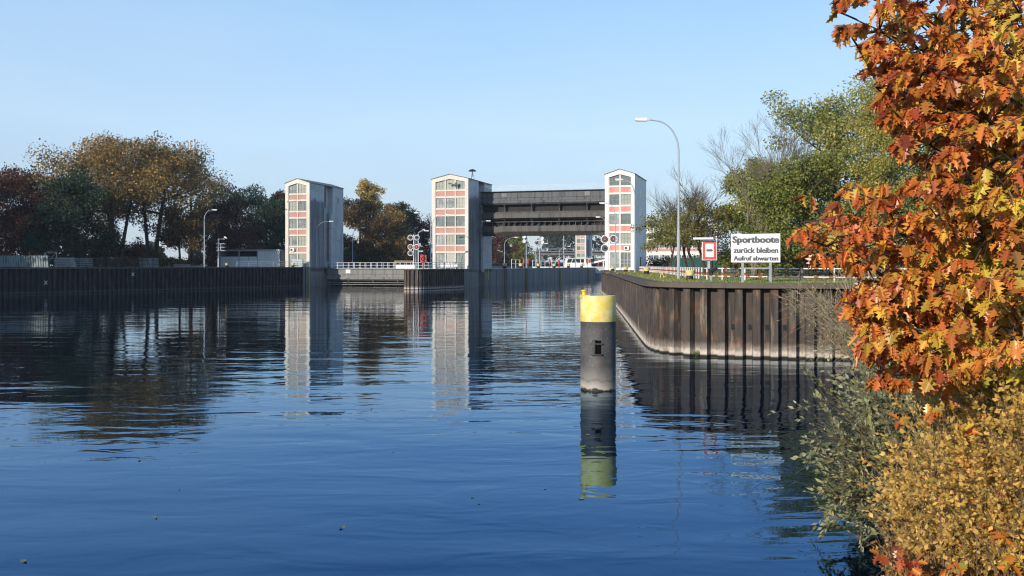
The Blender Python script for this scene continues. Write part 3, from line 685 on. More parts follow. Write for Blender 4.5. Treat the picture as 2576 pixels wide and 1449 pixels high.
# ------------------------------------------------------------------ dolphin
def dolphin():
    D = 30.2; loc = at(1504.5, D, 0); t = thing('mooring_dolphin', 'grey steel mooring pile with yellow top standing in the water', 'mooring pile', loc); r = .577; zt = zat(745, D-.5)
    tt = NT('dolphin_paint'); p = tt.n('ShaderNodeTexCoord').outputs['Object']; z = tt.sep(p)[2]
    n = tt.noise(2.2, 6, .65, tt.pos(obj=True)); st = tt.noise(1, 5, .6, tt.pos((5, 5, .5), True)); f = tt.noise(12, 4, .6, tt.pos(obj=True))
    grey = tt.mix(tt.ramp(n, [(.35, 0), (.7, 1)]), (.055, .055, .056), (.105, .103, .10)); grey = tt.mix(tt.ramp(st, [(.5, 0), (.8, .6)]), grey, (.04, .04, .042))
    grey = tt.mix(tt.ramp(f, [(.6, 0), (.68, .35)]), grey, (.3, .28, .2))
    e = tt.math('ADD', z, tt.math('MULTIPLY', n, .5))
    lime = tt.ramp(tt.math('DIVIDE', e, 4), [(.09, .8), (.14, .42), (.15, .15), (.165, .3), (.27, 0)])
    grey = tt.mix(lime, grey, (.46, .42, .36))
    grey = tt.mix(tt.ramp(tt.math('DIVIDE', e, 1), [(.27, 1), (.33, 0)]), grey, (.02, .02, .015))
    yel = tt.mix(tt.ramp(n, [(.42, 0), (.62, 1)]), (.74, .56, .10), (.80, .70, .34)); yel = tt.mix(tt.ramp(f, [(.62, 0), (.72, .8)]), yel, (.3, .26, .14))
    yel = tt.mix(tt.ramp(tt.noise(1.3, 6, .7, tt.pos((1, 1, .8), True)), [(.56, 0), (.66, .6)]), yel, (.5, .45, .33))
    rr_ = tt.ramp(tt.noise(1, 6, .7, tt.pos((6, 6, .35), True)), [(.60, 0), (.70, .75)]); grey = tt.mix(rr_, grey, (.13, .07, .04)); yel = tt.mix(tt.math('MULTIPLY', rr_, .7), yel, (.36, .22, .08))
    ez = tt.math('ADD', z, tt.math('MULTIPLY', f, .02))
    c = tt.mix(tt.math('GREATER_THAN', ez, 2.24), grey, yel); mat = tt.done(tt.bsdf(c, .6, 0, .4, f, .006))
    m = MB(); m.lathe([(r, -3), (r, .9), (r, 1.9), (r, 2.23), (r*1.004, 2.235), (r*1.004, zt-.03), (r*.99, zt), (.02, zt)], 48); m.build('pile', mat, t, True)
    # ladder bollard pocket: flat black plate painting the recess shade, with pin and plates
    ang = R(258); ca, sa = math.cos(ang), math.sin(ang)
    pk = MB(); zc = 1.42
    def loc_pt(u, d, z): # u across, d outward
        return (ca*(r+d)-sa*u, sa*(r+d)+ca*u, z)
    A = [loc_pt(-.02, -.03, zc-.22), loc_pt(.15, -.03, zc-.22), loc_pt(.15, -.03, zc+.22), loc_pt(-.02, -.03, zc+.22)]
    B = [loc_pt(-.02, .02, zc-.22), loc_pt(.15, .02, zc-.22), loc_pt(.15, .02, zc+.22), loc_pt(-.02, .02, zc+.22)]
    pk.loft(A, B); pk.build('pocket', plain('recess_shade', (.006, .006, .006), 1, 0, .2, 3, 0), t)
    hp = MB(); hp.tube([loc_pt(-.07, .03, zc-.24), loc_pt(-.06, .06, zc+.24)], .06, 8); hp.build('pin', mat, t, True)
    for zz in (zc-.25, zc+.1):
        q = MB(); q.loft([loc_pt(-.2, -.06, zz), loc_pt(.22, -.06, zz), loc_pt(.2, .07, zz), loc_pt(-.16, .1, zz)], [loc_pt(-.2, -.06, zz+.025), loc_pt(.22, -.06, zz+.025), loc_pt(.2, .07, zz+.025), loc_pt(-.16, .1, zz+.025)]); q.build('plate', mat, t)
    m = MB(); m.lathe([(.085, zt-.12), (.075, zt+.02), (.07, zt+.13), (.10, zt+.15), (.10, zt+.19), (.03, zt+.2)], 12, (-.47, -.15, 0)); m.build('bollard_head', M['yellow'], t, True)
    m = MB(); m.box(-.6, -.25, zt-.06, -.28, 0, zt+.03); m.build('bracket', M['yellow'], t)
dolphin()
# ------------------------------------------------------------------ signs
def text_mesh(s, name, mat, parent, rect, y, off=.03, bold=.012):
    cu = bpy.data.curves.new(name, 'FONT'); cu.body = s; cu.size = 1; cu.offset = off*.6; cu.extrude = .004; cu.resolution_u = 3
    o = bpy.data.objects.new(name, cu); C.objects.link(o); dg = bpy.context.evaluated_depsgraph_get()
    me = bpy.data.meshes.new_from_object(o.evaluated_get(dg)); bpy.data.objects.remove(o); bpy.data.curves.remove(cu)
    n = len(me.vertices); co = np.empty(n*3, np.float32); me.vertices.foreach_get('co', co); co = co.reshape(-1, 3)
    lo, hi = co.min(0), co.max(0); x0, x1, z0, z1 = rect; out = np.empty_like(co)
    out[:, 0] = x0+(co[:, 0]-lo[0])/(hi[0]-lo[0])*(x1-x0); out[:, 2] = z0+(co[:, 1]-lo[1])/(hi[1]-lo[1])*(z1-z0); out[:, 1] = y-(co[:, 2]-lo[2])
    me.vertices.foreach_set('co', out.ravel()); me.update(); bm = bmesh.new()
    for k in (-1, 0, 1):            # strokes thickened sideways, each layer half a millimetre prouder
        b2 = me.copy(); b2.transform(Matrix.Translation((k*bold, -.0008*(k+1), 0))); bm.from_mesh(b2); bpy.data.meshes.remove(b2)
    bm.to_mesh(me); bm.free(); me.materials.clear(); me.materials.append(mat)
    return link(bpy.data.objects.new(name, me), parent)
def letter_mat():
    t = NT('worn_grey_lettering'); n = t.noise(1, 5, .6, t.pos((14, 14, 3)))
    return t.done(t.bsdf(t.ramp(n, [(.3, (.07, .07, .08)), (.55, (.11, .115, .13)), (.75, (.24, .24, .25))]), .6))
M['letter'] = letter_mat()
def white_sign_mat():
    t = NT('white_board'); n = t.noise(2, 5, .6)
    return t.done(t.bsdf(t.ramp(n, [(.25, (.66, .65, .62)), (.45, (.78, .77, .75)), (.7, (.84, .84, .83))]), .5))
M['board'] = white_sign_mat()
def big_sign():
    D = 41.6; s = D/FPX; xc = (1901-CX)*s; zt, zb = zat(588, D), zat(660, D); w_ = 122*s; h_ = zt-zb
    t = thing('boat_sign', 'large white board with three lines of grey German lettering', 'sign', (xc, D, ZR), R(-3)); z0 = zb-ZR
    b = MB(); b.loft([(-w_/2, 0, z0), (w_/2, 0, z0), (w_/2, .03, z0), (-w_/2, .03, z0)], [(-w_/2, 0, z0+h_*.985), (w_/2, 0, z0+h_*1.01), (w_/2, .03, z0+h_*1.01), (-w_/2, .03, z0+h_*.985)])
    bd = b.build('board', M['board'], t)
    X = lambda f: -w_/2+w_*f
    Z = lambda f: z0+h_*(1-f)
    for s_, x0, x1, y0, y1, off in (('Sportboote', .032, .972, .085, .388, .030), ('zurück bleiben', .05, .952, .48, .672, .022), ('Aufruf abwarten', .05, .955, .775, .937, .022)):
        text_mesh(s_, 'lettering', M['letter'], bd, (X(x0), X(x1), Z(y1), Z(y0)), -.003, off, .021 if s_[0] == 'S' else .011)
    for px in (1869, 1938):
        x = (px-1901)*s; m = MB(); m.box(x-.055, .035, -.12, x+.055, .10, z0+h_*.9); m.build('post', M['galv'], t)
        m = MB(); m.beam((x+.02, .1, z0+.1), (x+.18, .75, -.1), .05); m.build('strut', M['galv'], t)
    MB().box((1869-1901)*s, .05, .62, (1938-1901)*s, .09, .68).build('cross_rail', M['galv'], t)
big_sign()
def small_sign():
    D = 44.2; s = D/FPX; t = thing('waterway_sign', 'red bordered white sign with a short dark bar, on a grey post', 'sign', at(1789, D, ZR), R(-8)); x0, x1 = (1766-1789)*s, (1803.5-1789)*s; z0, z1 = zat(655, D)-ZR, zat(604.5, D)-ZR
    MB().box(x0, -.02, z0, x1, .02, z1).build('plate', M['board'], t, bevel=.03)
    e = .035; f = MB(); i_ = .16
    f.box(x0+e, -.028, z0+e, x0+i_, -.0205, z1-e); f.box(x1-i_, -.028, z0+e, x1-e, -.0205, z1-e); f.box(x0+i_, -.028, z0+e, x1-i_, -.0205, z0+i_); f.box(x0+i_, -.028, z1-i_, x1-i_, -.0205, z1-e)
    f.build('red_border', plain('faded_red', (.58, .085, .06), .5, 0, .3, 7), t)
    cx, cz = (x0+x1)/2, (z0+z1)/2; pts = [(cx-.1+.055*math.cos(q_), cz+.055*math.sin(q_)) for q_ in np.linspace(math.pi/2, 3*math.pi/2, 8)]+[(cx+.1+.055*math.cos(q_), cz+.055*math.sin(q_)) for q_ in np.linspace(-math.pi/2, math.pi/2, 8)]
    MB().prism_y(pts, -.03, -.0205).build('bar', M['letter'], t)
    MB().tube([(0, .06, -.1), (0, .06, z1+.02)], .055, 8).build('post', M['galv'], t)
    m = MB(); m.box(-.17, -.02, .62, 0, .14, .98); m.build('junction_box', M['galv'], t)
    m = MB(); m.tube([(0, .06, .3), (0, .06, 1.0)], .1, 8); m.tube([(0, -.05, .5), (.25, -.2, .65)], .09, 6); m.build('dark_clamp', M['black'], t)
    zl = zat(601, D)-ZR; m = MB(); m.box((1744-1789)*s, -.32, zl-.03, (1793-1789)*s, -.2, zl+.06); m.build('strip_light', M['white'], t)
    m = MB(); m.tube([(.0, .06, z1), (.0, .06, z1+.32), (0, -.26, z1+.32), (0, -.26, zl)], .02, 6); m.tube([(-.25, .06, z1), (-.25, .06, z1+.32), (-.25, -.26, z1+.32), (-.25, -.26, zl)], .02, 6); m.tube([(-.25, -.26, z1+.32), (0, -.26, z1+.32)], .02, 6); m.build('lamp_bracket', M['dark'], t)
small_sign()
# ------------------------------------------------------------------ red and white knee rail
def rail_fence():
    path = [(18.3, 132), (16.6, 112), (14.6, 92), (12.9, 74), (11.4, 60), (10.35, 50.5), (10.25, 48.3), (11.5, 46.2), (13.0, 44.6), (15.8, 42.6), (21, 40.2)]
    P = resample(smooth_path(path, 2), 1.52); t = thing('knee_rail', 'low red and white railing along the grassy quay', 'railing', (P[0].x, P[0].y, ZR)); o = P[0]
    for k, p in enumerate(P):
        for b, (a, c) in enumerate(((-.05, .2), (.2, .42), (.42, .66))):
            pass
        m = MB(); q = p-o; m.tube([(q.x, q.y, -.05), (q.x, q.y, .66)], .036, 8)
        m.build('post', M['post_rw'], t, True)
    for z in (.22, .62):
        m = MB(); m.tube([(p.x-o.x, p.y-o.y, z) for p in P], .03, 8); m.build('rail', M['rail_rw'], t, True)
def rw_mat(name, axis_fn):
    t = NT(name); f = axis_fn(t); s_ = t.math('FRACT', f); c = t.mix(t.ramp(s_, [(0, 0), (.6, 0), (.68, 1), (.99, 1)], 'CONSTANT'), (.74, .72, .69), (.46, .11, .07))
    c = t.mix(t.ramp(t.noise(7, 5, .7), [(.55, 0), (.75, .5)]), c, (.25, .18, .15)); return t.done(t.bsdf(c, .5))
M['post_rw'] = rw_mat('red_white_post', lambda t: t.math('ADD', t.math('DIVIDE', t.sep(t.n('ShaderNodeTexCoord').outputs['Object'])[2], .44), .05))
def rail_axis(t):
    s_ = t.sep(t.n('ShaderNodeNewGeometry').outputs['Position'])
    return t.math('DIVIDE', t.math('SUBTRACT', s_[0], t.math('MULTIPLY', s_[1], .9)), .95)
M['rail_rw'] = rw_mat('red_white_rail', rail_axis)
rail_fence()
#@@PART2
# ------------------------------------------------------------------ left quay: shed, railings, stacked material
def shed():
    t = thing('shed', 'low open fronted shed with white lower panels, left of the dark flanked tower', 'shed', (*at(554, 186, 0)[:2], ZL), -R(8))
    Wd, hh, dp = 12.6, 3.25, 4.5
    m = MB(); m.box(0, dp-.1, 0, Wd, dp, hh); m.box(-.05, .3, 0, 0, dp-.1, hh); m.box(Wd, .3, 0, Wd+.05, dp-.1, hh); m.build('wall', M['galv'], t)
    m = MB(); m.loft([(-.3, -.2, hh), (Wd+.2, -.2, hh), (Wd+.2, dp+.2, hh-.15), (-.3, dp+.2, hh-.15)], [(-.3, -.2, hh+.26), (Wd+.2, -.2, hh+.26), (Wd+.2, dp+.2, hh+.05), (-.3, dp+.2, hh+.05)]); m.build('roof', M['galv'], t)
    for x in (0, 4.0, 7.9):
        MB().box(x-.09, -.06, 0, x+.09, .12, hh-.002).build('post', M['lamp_grey'], t)
    for x in (.12, 2.05, 4.12, 6.05):
        MB().box(x, .04, .02, x+1.85, .09, 2.1).build('panel', M['white_rail'], t)
    n = 52; m = MB()
    for i in range(n+1):
        x = 8.02+(Wd-8.02)*i/n; y = (.0, .05)[(i//2) % 2]; m.v += [(x, y, .02), (x, y, hh-.02)]
    m.f = [(2*i, 2*i+2, 2*i+3, 2*i+1) for i in range(n)]; m.build('corrugated_door', M['white_rail'], t)
    MB().box(.1, 2.6, 0, 7.9, 2.7, hh-.1).build('shade_sheet', M['black'], t)  # black sheet added as the shade inside the open bays
shed()
def rail_thing(label, pts, h, mat, step=1.5, r=.03, rails=(1, .66, .33), name='railing', cat='railing'):
    t = thing(name, label, cat, pts[0]); P = [tuple(a-b for a, b in zip(p, pts[0])) for p in pts]
    for a, b in zip(P, P[1:]):
        a = Vector(a); b = Vector(b); n = max(1, round((b-a).length/step))
        for k in range(n+1):
            p = a.lerp(b, k/n); MB().tube([p, p+Vector((0, 0, h))], r*1.1, 5).build('post', mat, t)
        for q in rails: MB().tube([a+Vector((0, 0, h*q)), b+Vector((0, 0, h*q))], r, 5).build('rail', mat, t)
    return t
rail_thing('three bar grey railing on the left quay before shed and tower', [at(595, 172, ZL), at(778, 175, ZL)], 1.1, M['galv'], 2.2, .035)
rail_thing('dark railing on the island before the tower windows', [at(1062, 158, ZM), at(1168, 165, ZM)], 1.15, M['lamp_grey'], 1.6, .03)
rail_thing('short railing beside the left tower slot', [LK(6.4, -32.3, ZL), LK(9.3, -32.6, ZL)], 1.1, M['galv'], 1, .03)
t = thing('camera_mast', 'steel mast with railed cage and camera beside the shed', 'mast', at(549.5, 172, ZL))
MB().tube([(0, 0, 0), (0, 0, 5.35)], [.16, .12], 8).build('pole', M['galv'], t, True)
m = MB(); railing_mb(m, [(-.3, -.4, 3.1), (1.3, -.4, 3.1), (1.3, .5, 3.1), (-.3, .5, 3.1), (-.3, -.4, 3.1)], 1.25, (1, .5), .04, .8, .04); m.box(-.3, -.4, 3.02, 1.3, .5, 3.1); m.build('cage', M['white_rail'], t)
m = MB(); m.tube([(0, 0, 5.25), (1.2, 0, 5.25)], .05, 6); m.loft([(1.0, -.12, 5.6), (1.2, -.12, 5.75), (1.2, .12, 5.75), (1.0, .12, 5.6)], [(1.55, -.12, 5.3), (1.65, -.12, 5.45), (1.65, .12, 5.45), (1.55, .12, 5.3)]); m.build('camera', M['white'], t)
def sheets():
    t = thing('sheet_pile_stack', 'pale ribbed sheets leaning in a long stack on the left quay', 'sheet stack', at(-30, 134, ZL))
    n = 24
    for i in range(n):
        x = i*.36; m = MB()
        m.loft([(x+.35, -.3, .12), (x+.6, -.3, .12), (x+.64, -.15, .12), (x+.31, -.15, .12)], [(x, .15, 1.75), (x+.25, .15, 1.75), (x+.29, .3, 1.75), (x-.04, .3, 1.75)])
        m.build('sheet', M['oldsteel'], t)
    m = MB(); m.box(-.2, -.5, 0, 9.2, .8, .12); m.box(-.3, .32, .12, 8.7, .6, 1.7); m.build('bearer', M['dark'], t)
M['oldsteel'] = concrete('weathered_sheet', (.23, .27, .255), (.05, .05, .045), .9)
M['wood_old'] = concrete('old_timber', (.07, .065, .06), (.025, .022, .02), .8)
M['slab'] = concrete('pale_slab', (.34, .32, .29), (.2, .19, .17), .5)
sheets()
def slab_stack(label, px0, px1, D, n, h, mat, rnd, gap=.05, dep=1.6):
    x0, x1 = at(px0, D)[0], at(px1, D)[0]; t = thing('stack', label, 'stack', (x0, D, ZL), 0, 'stacked building material on the left quay'); rg = random.Random(rnd); z = .08
    for k in range(n):
        a, b = rg.uniform(-.15, .15), rg.uniform(-.15, .15)
        MB().box(a, rg.uniform(-.1, .1), z, x1-x0+b, dep+rg.uniform(-.1, .1), z+h).build('slab', mat, t)
        for xx in (.3, (x1-x0)-.5):
            if gap > .06: MB().box(xx, 0, z+h+.002, xx+.2, dep*.9, z+h+gap-.002).build('spacer', M['wood_old'], t)
        z += h+gap
slab_stack('stack of four pale concrete slabs on the left quay', 137, 178, 145, 4, .33, M['slab'], 1)
slab_stack('dark crate like stack right of the pale slabs', 182, 222, 150, 5, .22, M['oldsteel'], 2, .08)
slab_stack('low timber stack left of the two forked trees', 226, 262, 152, 7, .12, M['wood_old'], 3, .1)
slab_stack('timber stack in front of the forked trees', 266, 306, 153, 8, .12, M['wood_old'], 4, .09)
slab_stack('timber stack right of the forked tree foot', 311, 344, 154, 7, .12, M['wood_old'], 5, .09)
slab_stack('timber stack under the small steel frame', 349, 389, 155, 7, .13, M['oldsteel'], 6, .09)
slab_stack('low pile of pale boards near the single trunk', 437, 472, 160, 2, .16, M['slab'], 7, .08)
slab_stack('lowest pile of boards left of the tall white lamp', 475, 499, 162, 1, .2, M['slab'], 8, .08)
for px0, px1, y0, y1, D, lab in ((107, 137, 634, 650, 147, 'steel frame with diagonal braces above the leaning sheets'), (360, 376, 651, 668, 157, 'small steel frame on top of the last timber stack')):
    x0, x1 = at(px0, D)[0], at(px1, D)[0]; w_ = x1-x0; t = thing('steel_frame', lab, 'frame', (x0, D+.6, ZL)); z1, z0 = zat(y0, D)-ZL, zat(y1, D)-ZL
    m = MB()
    for a, b in (((0, z1), (w_, z1)), ((0, z0), (w_, z0)), ((0, z1), (w_*.45, z0-.4)), ((w_, z1), (w_*.45, z0-.4))): m.beam((a[0], 0, a[1]), (b[0], 0, b[1]), .07)
    m.build('brace', M['galv'], t)
    m = MB()
    for x in (0, w_): m.beam((x, 0, 0), (x, 0, z1), .08)
    m.build('upright', M['galv'], t)
t = thing('control_cabinet', 'grey cabinet at the foot of the left tower', 'cabinet', at(748, 176, ZL))
MB().box(-1.1, 0, 0, 1.0, .9, 1.5).build('housing', M['galv'], t, bevel=.05); MB().box(-.9, -.02, .2, -.05, -.001, 1.3).build('door', M['lamp_grey'], t)
# barriers and deck box on the island
for k, (px, col) in enumerate(((1113, 'red'), (1123, 'white'), (1134, 'red'), (1146, 'red'))):
    lab = ['red topped barrier board left of the tower door', 'white barrier board before the tower door', 'red striped barrier board right of the tower door', 'red barrier board near the tower corner'][k]
    t = thing('barrier_board', lab, 'barrier', at(px, 166, ZM), 0, 'barrier boards before the island tower'); w_ = .34 if k != 1 else .42
    MB().box(-w_, -.02, .25, w_, .02, 1.15).build('board', M['white'], t)
    m = MB()
    for j in range(3): m.prism_y([(-w_+j*.24, .85), (-w_+j*.24+.12, .85), (-w_+j*.24+.16, 1.12), (-w_+j*.24+.04, 1.12)], -.03, -.021)
    m.build('stripe', M['red'], t); m = MB(); m.box(-w_*.8, -.2, 0, -w_*.6, .2, .25); m.box(w_*.6, -.2, 0, w_*.8, .2, .25); m.build('foot', M['dark'], t)
t = thing('bridge_landing', 'white box and wooden handrail where the gate walkway meets the island', 'landing', at(1014, 172, ZM))
MB().box(-1.4, 0, 0, 2.2, 2.0, .75).build('box', M['white'], t); m = MB(); m.box(-1.7, -.1, 1.35, 1.9, .1, 1.5); m.box(-1.4, -.05, .75, -1.25, .05, 1.35); m.build('handrail', plain('pale_wood', (.5, .36, .2), .7), t)
# white railings and frames on the island far along the lock
def frame_thing(label, pxa, pxb, c, h, r=.06, name='white_railing'):
    a = lock_at(pxa, c, ZM); b = lock_at(pxb, c, ZM); rail_thing(label, [a, b], h, M['white_rail'], 4, r, (1, .5), name)
frame_thing('white railing frame left of the first loudspeaker mast', 1287, 1308, -2, 2.0)
frame_thing('long white frame railing behind the second loudspeaker mast', 1340, 1371, -2, 1.9)
frame_thing('pair of thin white posts right of the midway lifebuoy stand', 1387, 1397, -2, 1.9, .05)
rail_thing('dark hedge height fence along the left chamber, beyond the island', [LK(30, -33.8, ZL), LK(255, -33.8, ZL)], 1.0, M['dark'], 5, .06, (1, .5), 'chamber_railing')
# ------------------------------------------------------------------ boat in the left chamber
def boat():
    x, y, z = lock_at(1420, -9.5, 2.2); t = thing('passenger_boat', 'white boat with slanted cabin windows showing above the island wall', 'boat', (x, y, z), math.pi/2-LA-R(72))
    hl = [(-10, 0), (-8, -2.1), (9, -2.2), (13, -1.2), (15, 0), (13, 1.2), (9, 2.2), (-8, 2.1)]
    MB().loft([(a*.94, b*.8, -.6) for a, b in hl], [(a, b, 1.5) for a, b in hl]).build('hull', M['white'], t)
    m = MB(); m.loft([(0, -1.9, 1.5), (8.2, -1.9, 1.5), (8.2, 1.9, 1.5), (0, 1.9, 1.5)], [(.1, -1.85, 2.6), (8.1, -1.85, 2.6), (8.1, 1.85, 2.6), (.1, 1.85, 2.6)])
    m.loft([(.1, -1.84, 2.6), (8.1, -1.84, 2.6), (8.1, 1.84, 2.6), (.1, 1.84, 2.6)], [(.5, -1.7, 4.0), (8.0, -1.7, 4.0), (8.0, 1.7, 4.0), (.5, 1.7, 4.0)]); cb = m.build('cabin', M['white'], t)
    MB().box(.1, -2.0, 4.0, 8.6, 2.0, 4.16).build('roof', M['white'], t)
    for a, b in ((.6, 1.9), (2.1, 3.4), (3.6, 4.7), (4.9, 5.9), (6.5, 7.1)):
        sl = .35 if a < 3 else 0
        MB().loft([(a, -1.865, 2.75), (b, -1.865, 2.75), (b, -1.8, 2.75), (a, -1.8, 2.75)], [(a+sl, -1.745, 3.85), (b+sl, -1.745, 3.85), (b+sl, -1.7, 3.85), (a+sl, -1.7, 3.85)]).build('window', M['glassdark'], t)
    m = MB(); m.box(7.25, -1.93, 2.7, 7.9, -1.75, 3.8); m.build('red_door', M['red'], t)
    m = MB(); m.tube([(5.4, -2.0+.03*0, 2.3+.0), ], .1, 6) if False else None
    pts = [(5.6+.3*math.cos(q_), -1.98, 2.15+.3*math.sin(q_)) for q_ in np.linspace(0, 6.283, 15)]; m = MB(); m.tube(pts, .07, 6, False); m.build('lifebuoy', M['red'], t)
    m = MB(); m.loft([(8.4, -.3, 2.3), (8.4, .3, 2.3), (8.4, .3, 2.9), (8.4, -.3, 2.9)], [(17, -.25, 4.5), (17, .25, 4.5), (17, .25, 4.9), (17, -.25, 4.9)]); m.box(12, -.15, 1.2, 12.3, .15, 3.2); m.build('folded_mast', M['white'], t)
    m = MB(); railing_mb(m, [(.4, -1.9, 4.16), (8.2, -1.9, 4.16)], .35, (1,), .04, 1.3, .04); m.build('roof_rail', M['white_rail'], t)
boat()
# ------------------------------------------------------------------ road bridge, buildings, green fence
def bridge():
    D = 520; x0, x1 = at(1312, D)[0], 330; t = thing('road_bridge', 'long hazy road bridge behind the distant tower', 'bridge', (x0, D, 3))
    b = 0
    m = MB(); m.prism_x([(0, 9.3-b), (.6, 9.3), (.6, 9.1), (0, 9.1)], 0, x1-x0); m.box(0, 0, 8.7, x1-x0, 12, 9.3); m.build('deck', M['conc'], t)
    m = MB(); m.box(8, 1.2, 6.9, x1-x0, 10.8, 8.699); m.build('girder', M['conc_dark'], t)
    m = MB(); railing_mb(m, [(0, .1, 9.3), (x1-x0, .1, 9.3)], 1.3, (1, .5), .06, 3.2, .06); m.build('railing', M['galv'], t)
    for px in (1359, 1620, 1900): x = at(px, D)[0]-x0; MB().box(x-1.6, 2, -1, x+1.6, 10, 6.9).build('pier', M['conc_dark'], t)
    MB().box(-14, 1, -1, 8, 11, 6.9).build('abutment', M['conc_dark'], t)
bridge()
def building(label, x0, y0, w_, d_, h_, rows, cols, base=3.3, rz=0, mat='tower_white'):
    t = thing('office_building', label, 'building', (x0, y0, base), rz); MB().box(0, 0, -.5, w_, d_, h_).build('wall', M[mat], t)
    MB().box(-.3, -.3, h_, w_+.3, d_+.3, h_+.35).build('roof', M['roof'], t)
    rh = h_/rows
    for r in range(rows):
        m = MB(); m.box(.02, -.05, r*rh+.12*rh, w_-.02, -.002, r*rh+.3*rh); m.build('red_band', M['spandrel'], t)
        for k in range(cols):
            a = .5+(w_-1)/cols*k; p_ = MB().box(a, -.04, r*rh+.36*rh, a+(w_-1)/cols-.35, -.002, r*rh+.86*rh).build('window', M['window'], t)
            f = MB(); f.box(a+(w_-1)/cols*.42, -.07, r*rh+.36*rh, a+(w_-1)/cols*.42+.1, -.041, r*rh+.86*rh); f.build('frame', M['white'], p_)
building('white office block with window bands behind the trees right of the white tower', 34.5, 236, 18, 9, 11.8, 3, 6)
t = thing('green_screen_fence', 'long dark green screened fence behind the tree trunks', 'fence', at(1690, 150, ZR)); x1 = at(2300, 150)[0]-at(1690, 150)[0]
M['green_screen'] = plain('green_screen', (.012, .075, .055), .6, 0, .3, .8)
MB().box(0, 0, .05, x1, .04, 2.0).build('screen', M['green_screen'], t)
for k in range(16): MB().tube([(k*x1/15, .08, 0), (k*x1/15, .08, 2.1)], .05, 6).build('post', M['frame_green'], t)
t = thing('white_bar_gate', 'white gate of close vertical bars between sign and trees', 'gate', at(1826, 98, ZR)); w_ = 43*98/FPX
m = MB(); m.box(0, 0, .15, w_, .05, .22); m.box(0, 0, .92, w_, .05, 1.0); m.box(0, 0, .1, .08, .06, 1.05); m.box(w_-.08, 0, .1, w_, .06, 1.05); m.build('frame', M['white'], t)
m = MB()
for k in range(16): x = .1+k*(w_-.2)/15; m.box(x, .01, .22, x+.045, .04, .92)
m.build('bar', M['white'], t)
# ------------------------------------------------------------------ vegetation
def rnd_unit(rg, n):
    v = rg.normal(size=(n, 3)); return v/np.maximum(1e-6, np.linalg.norm(v, axis=1, keepdims=True))
def leaf_faces(rg, P, size, dirs=None, aspect=.6, droop=0.0, spread=1.0):
    n = len(P); d = rnd_unit(rg, n)
    if dirs is not None: d = dirs+d*spread
    d[:, 2] -= droop; d /= np.maximum(1e-6, np.linalg.norm(d, axis=1, keepdims=True))
    r = rnd_unit(rg, n); r[:, 2] += .6; s = np.cross(d, r); s /= np.maximum(1e-6, np.linalg.norm(s, axis=1, keepdims=True)); nn = np.cross(s, d)
    L = (size*np.clip(np.exp(.33*rg.normal(size=n)), .5, 1.45))[:, None]; aspect = aspect*(.75+.5*rg.random((n, 1))); w_ = L*aspect*.5
    q = np.stack([P, P+d*L*.45+s*w_+nn*L*.06, P+d*L, P+d*L*.45-s*w_+nn*L*.06], 1)
    return q.reshape(-1, 3)
def bez(a, b, c, n):
    t = np.linspace(0, 1, n)[:, None]; return (1-t)**2*a+2*t*(1-t)*b+t*t*c
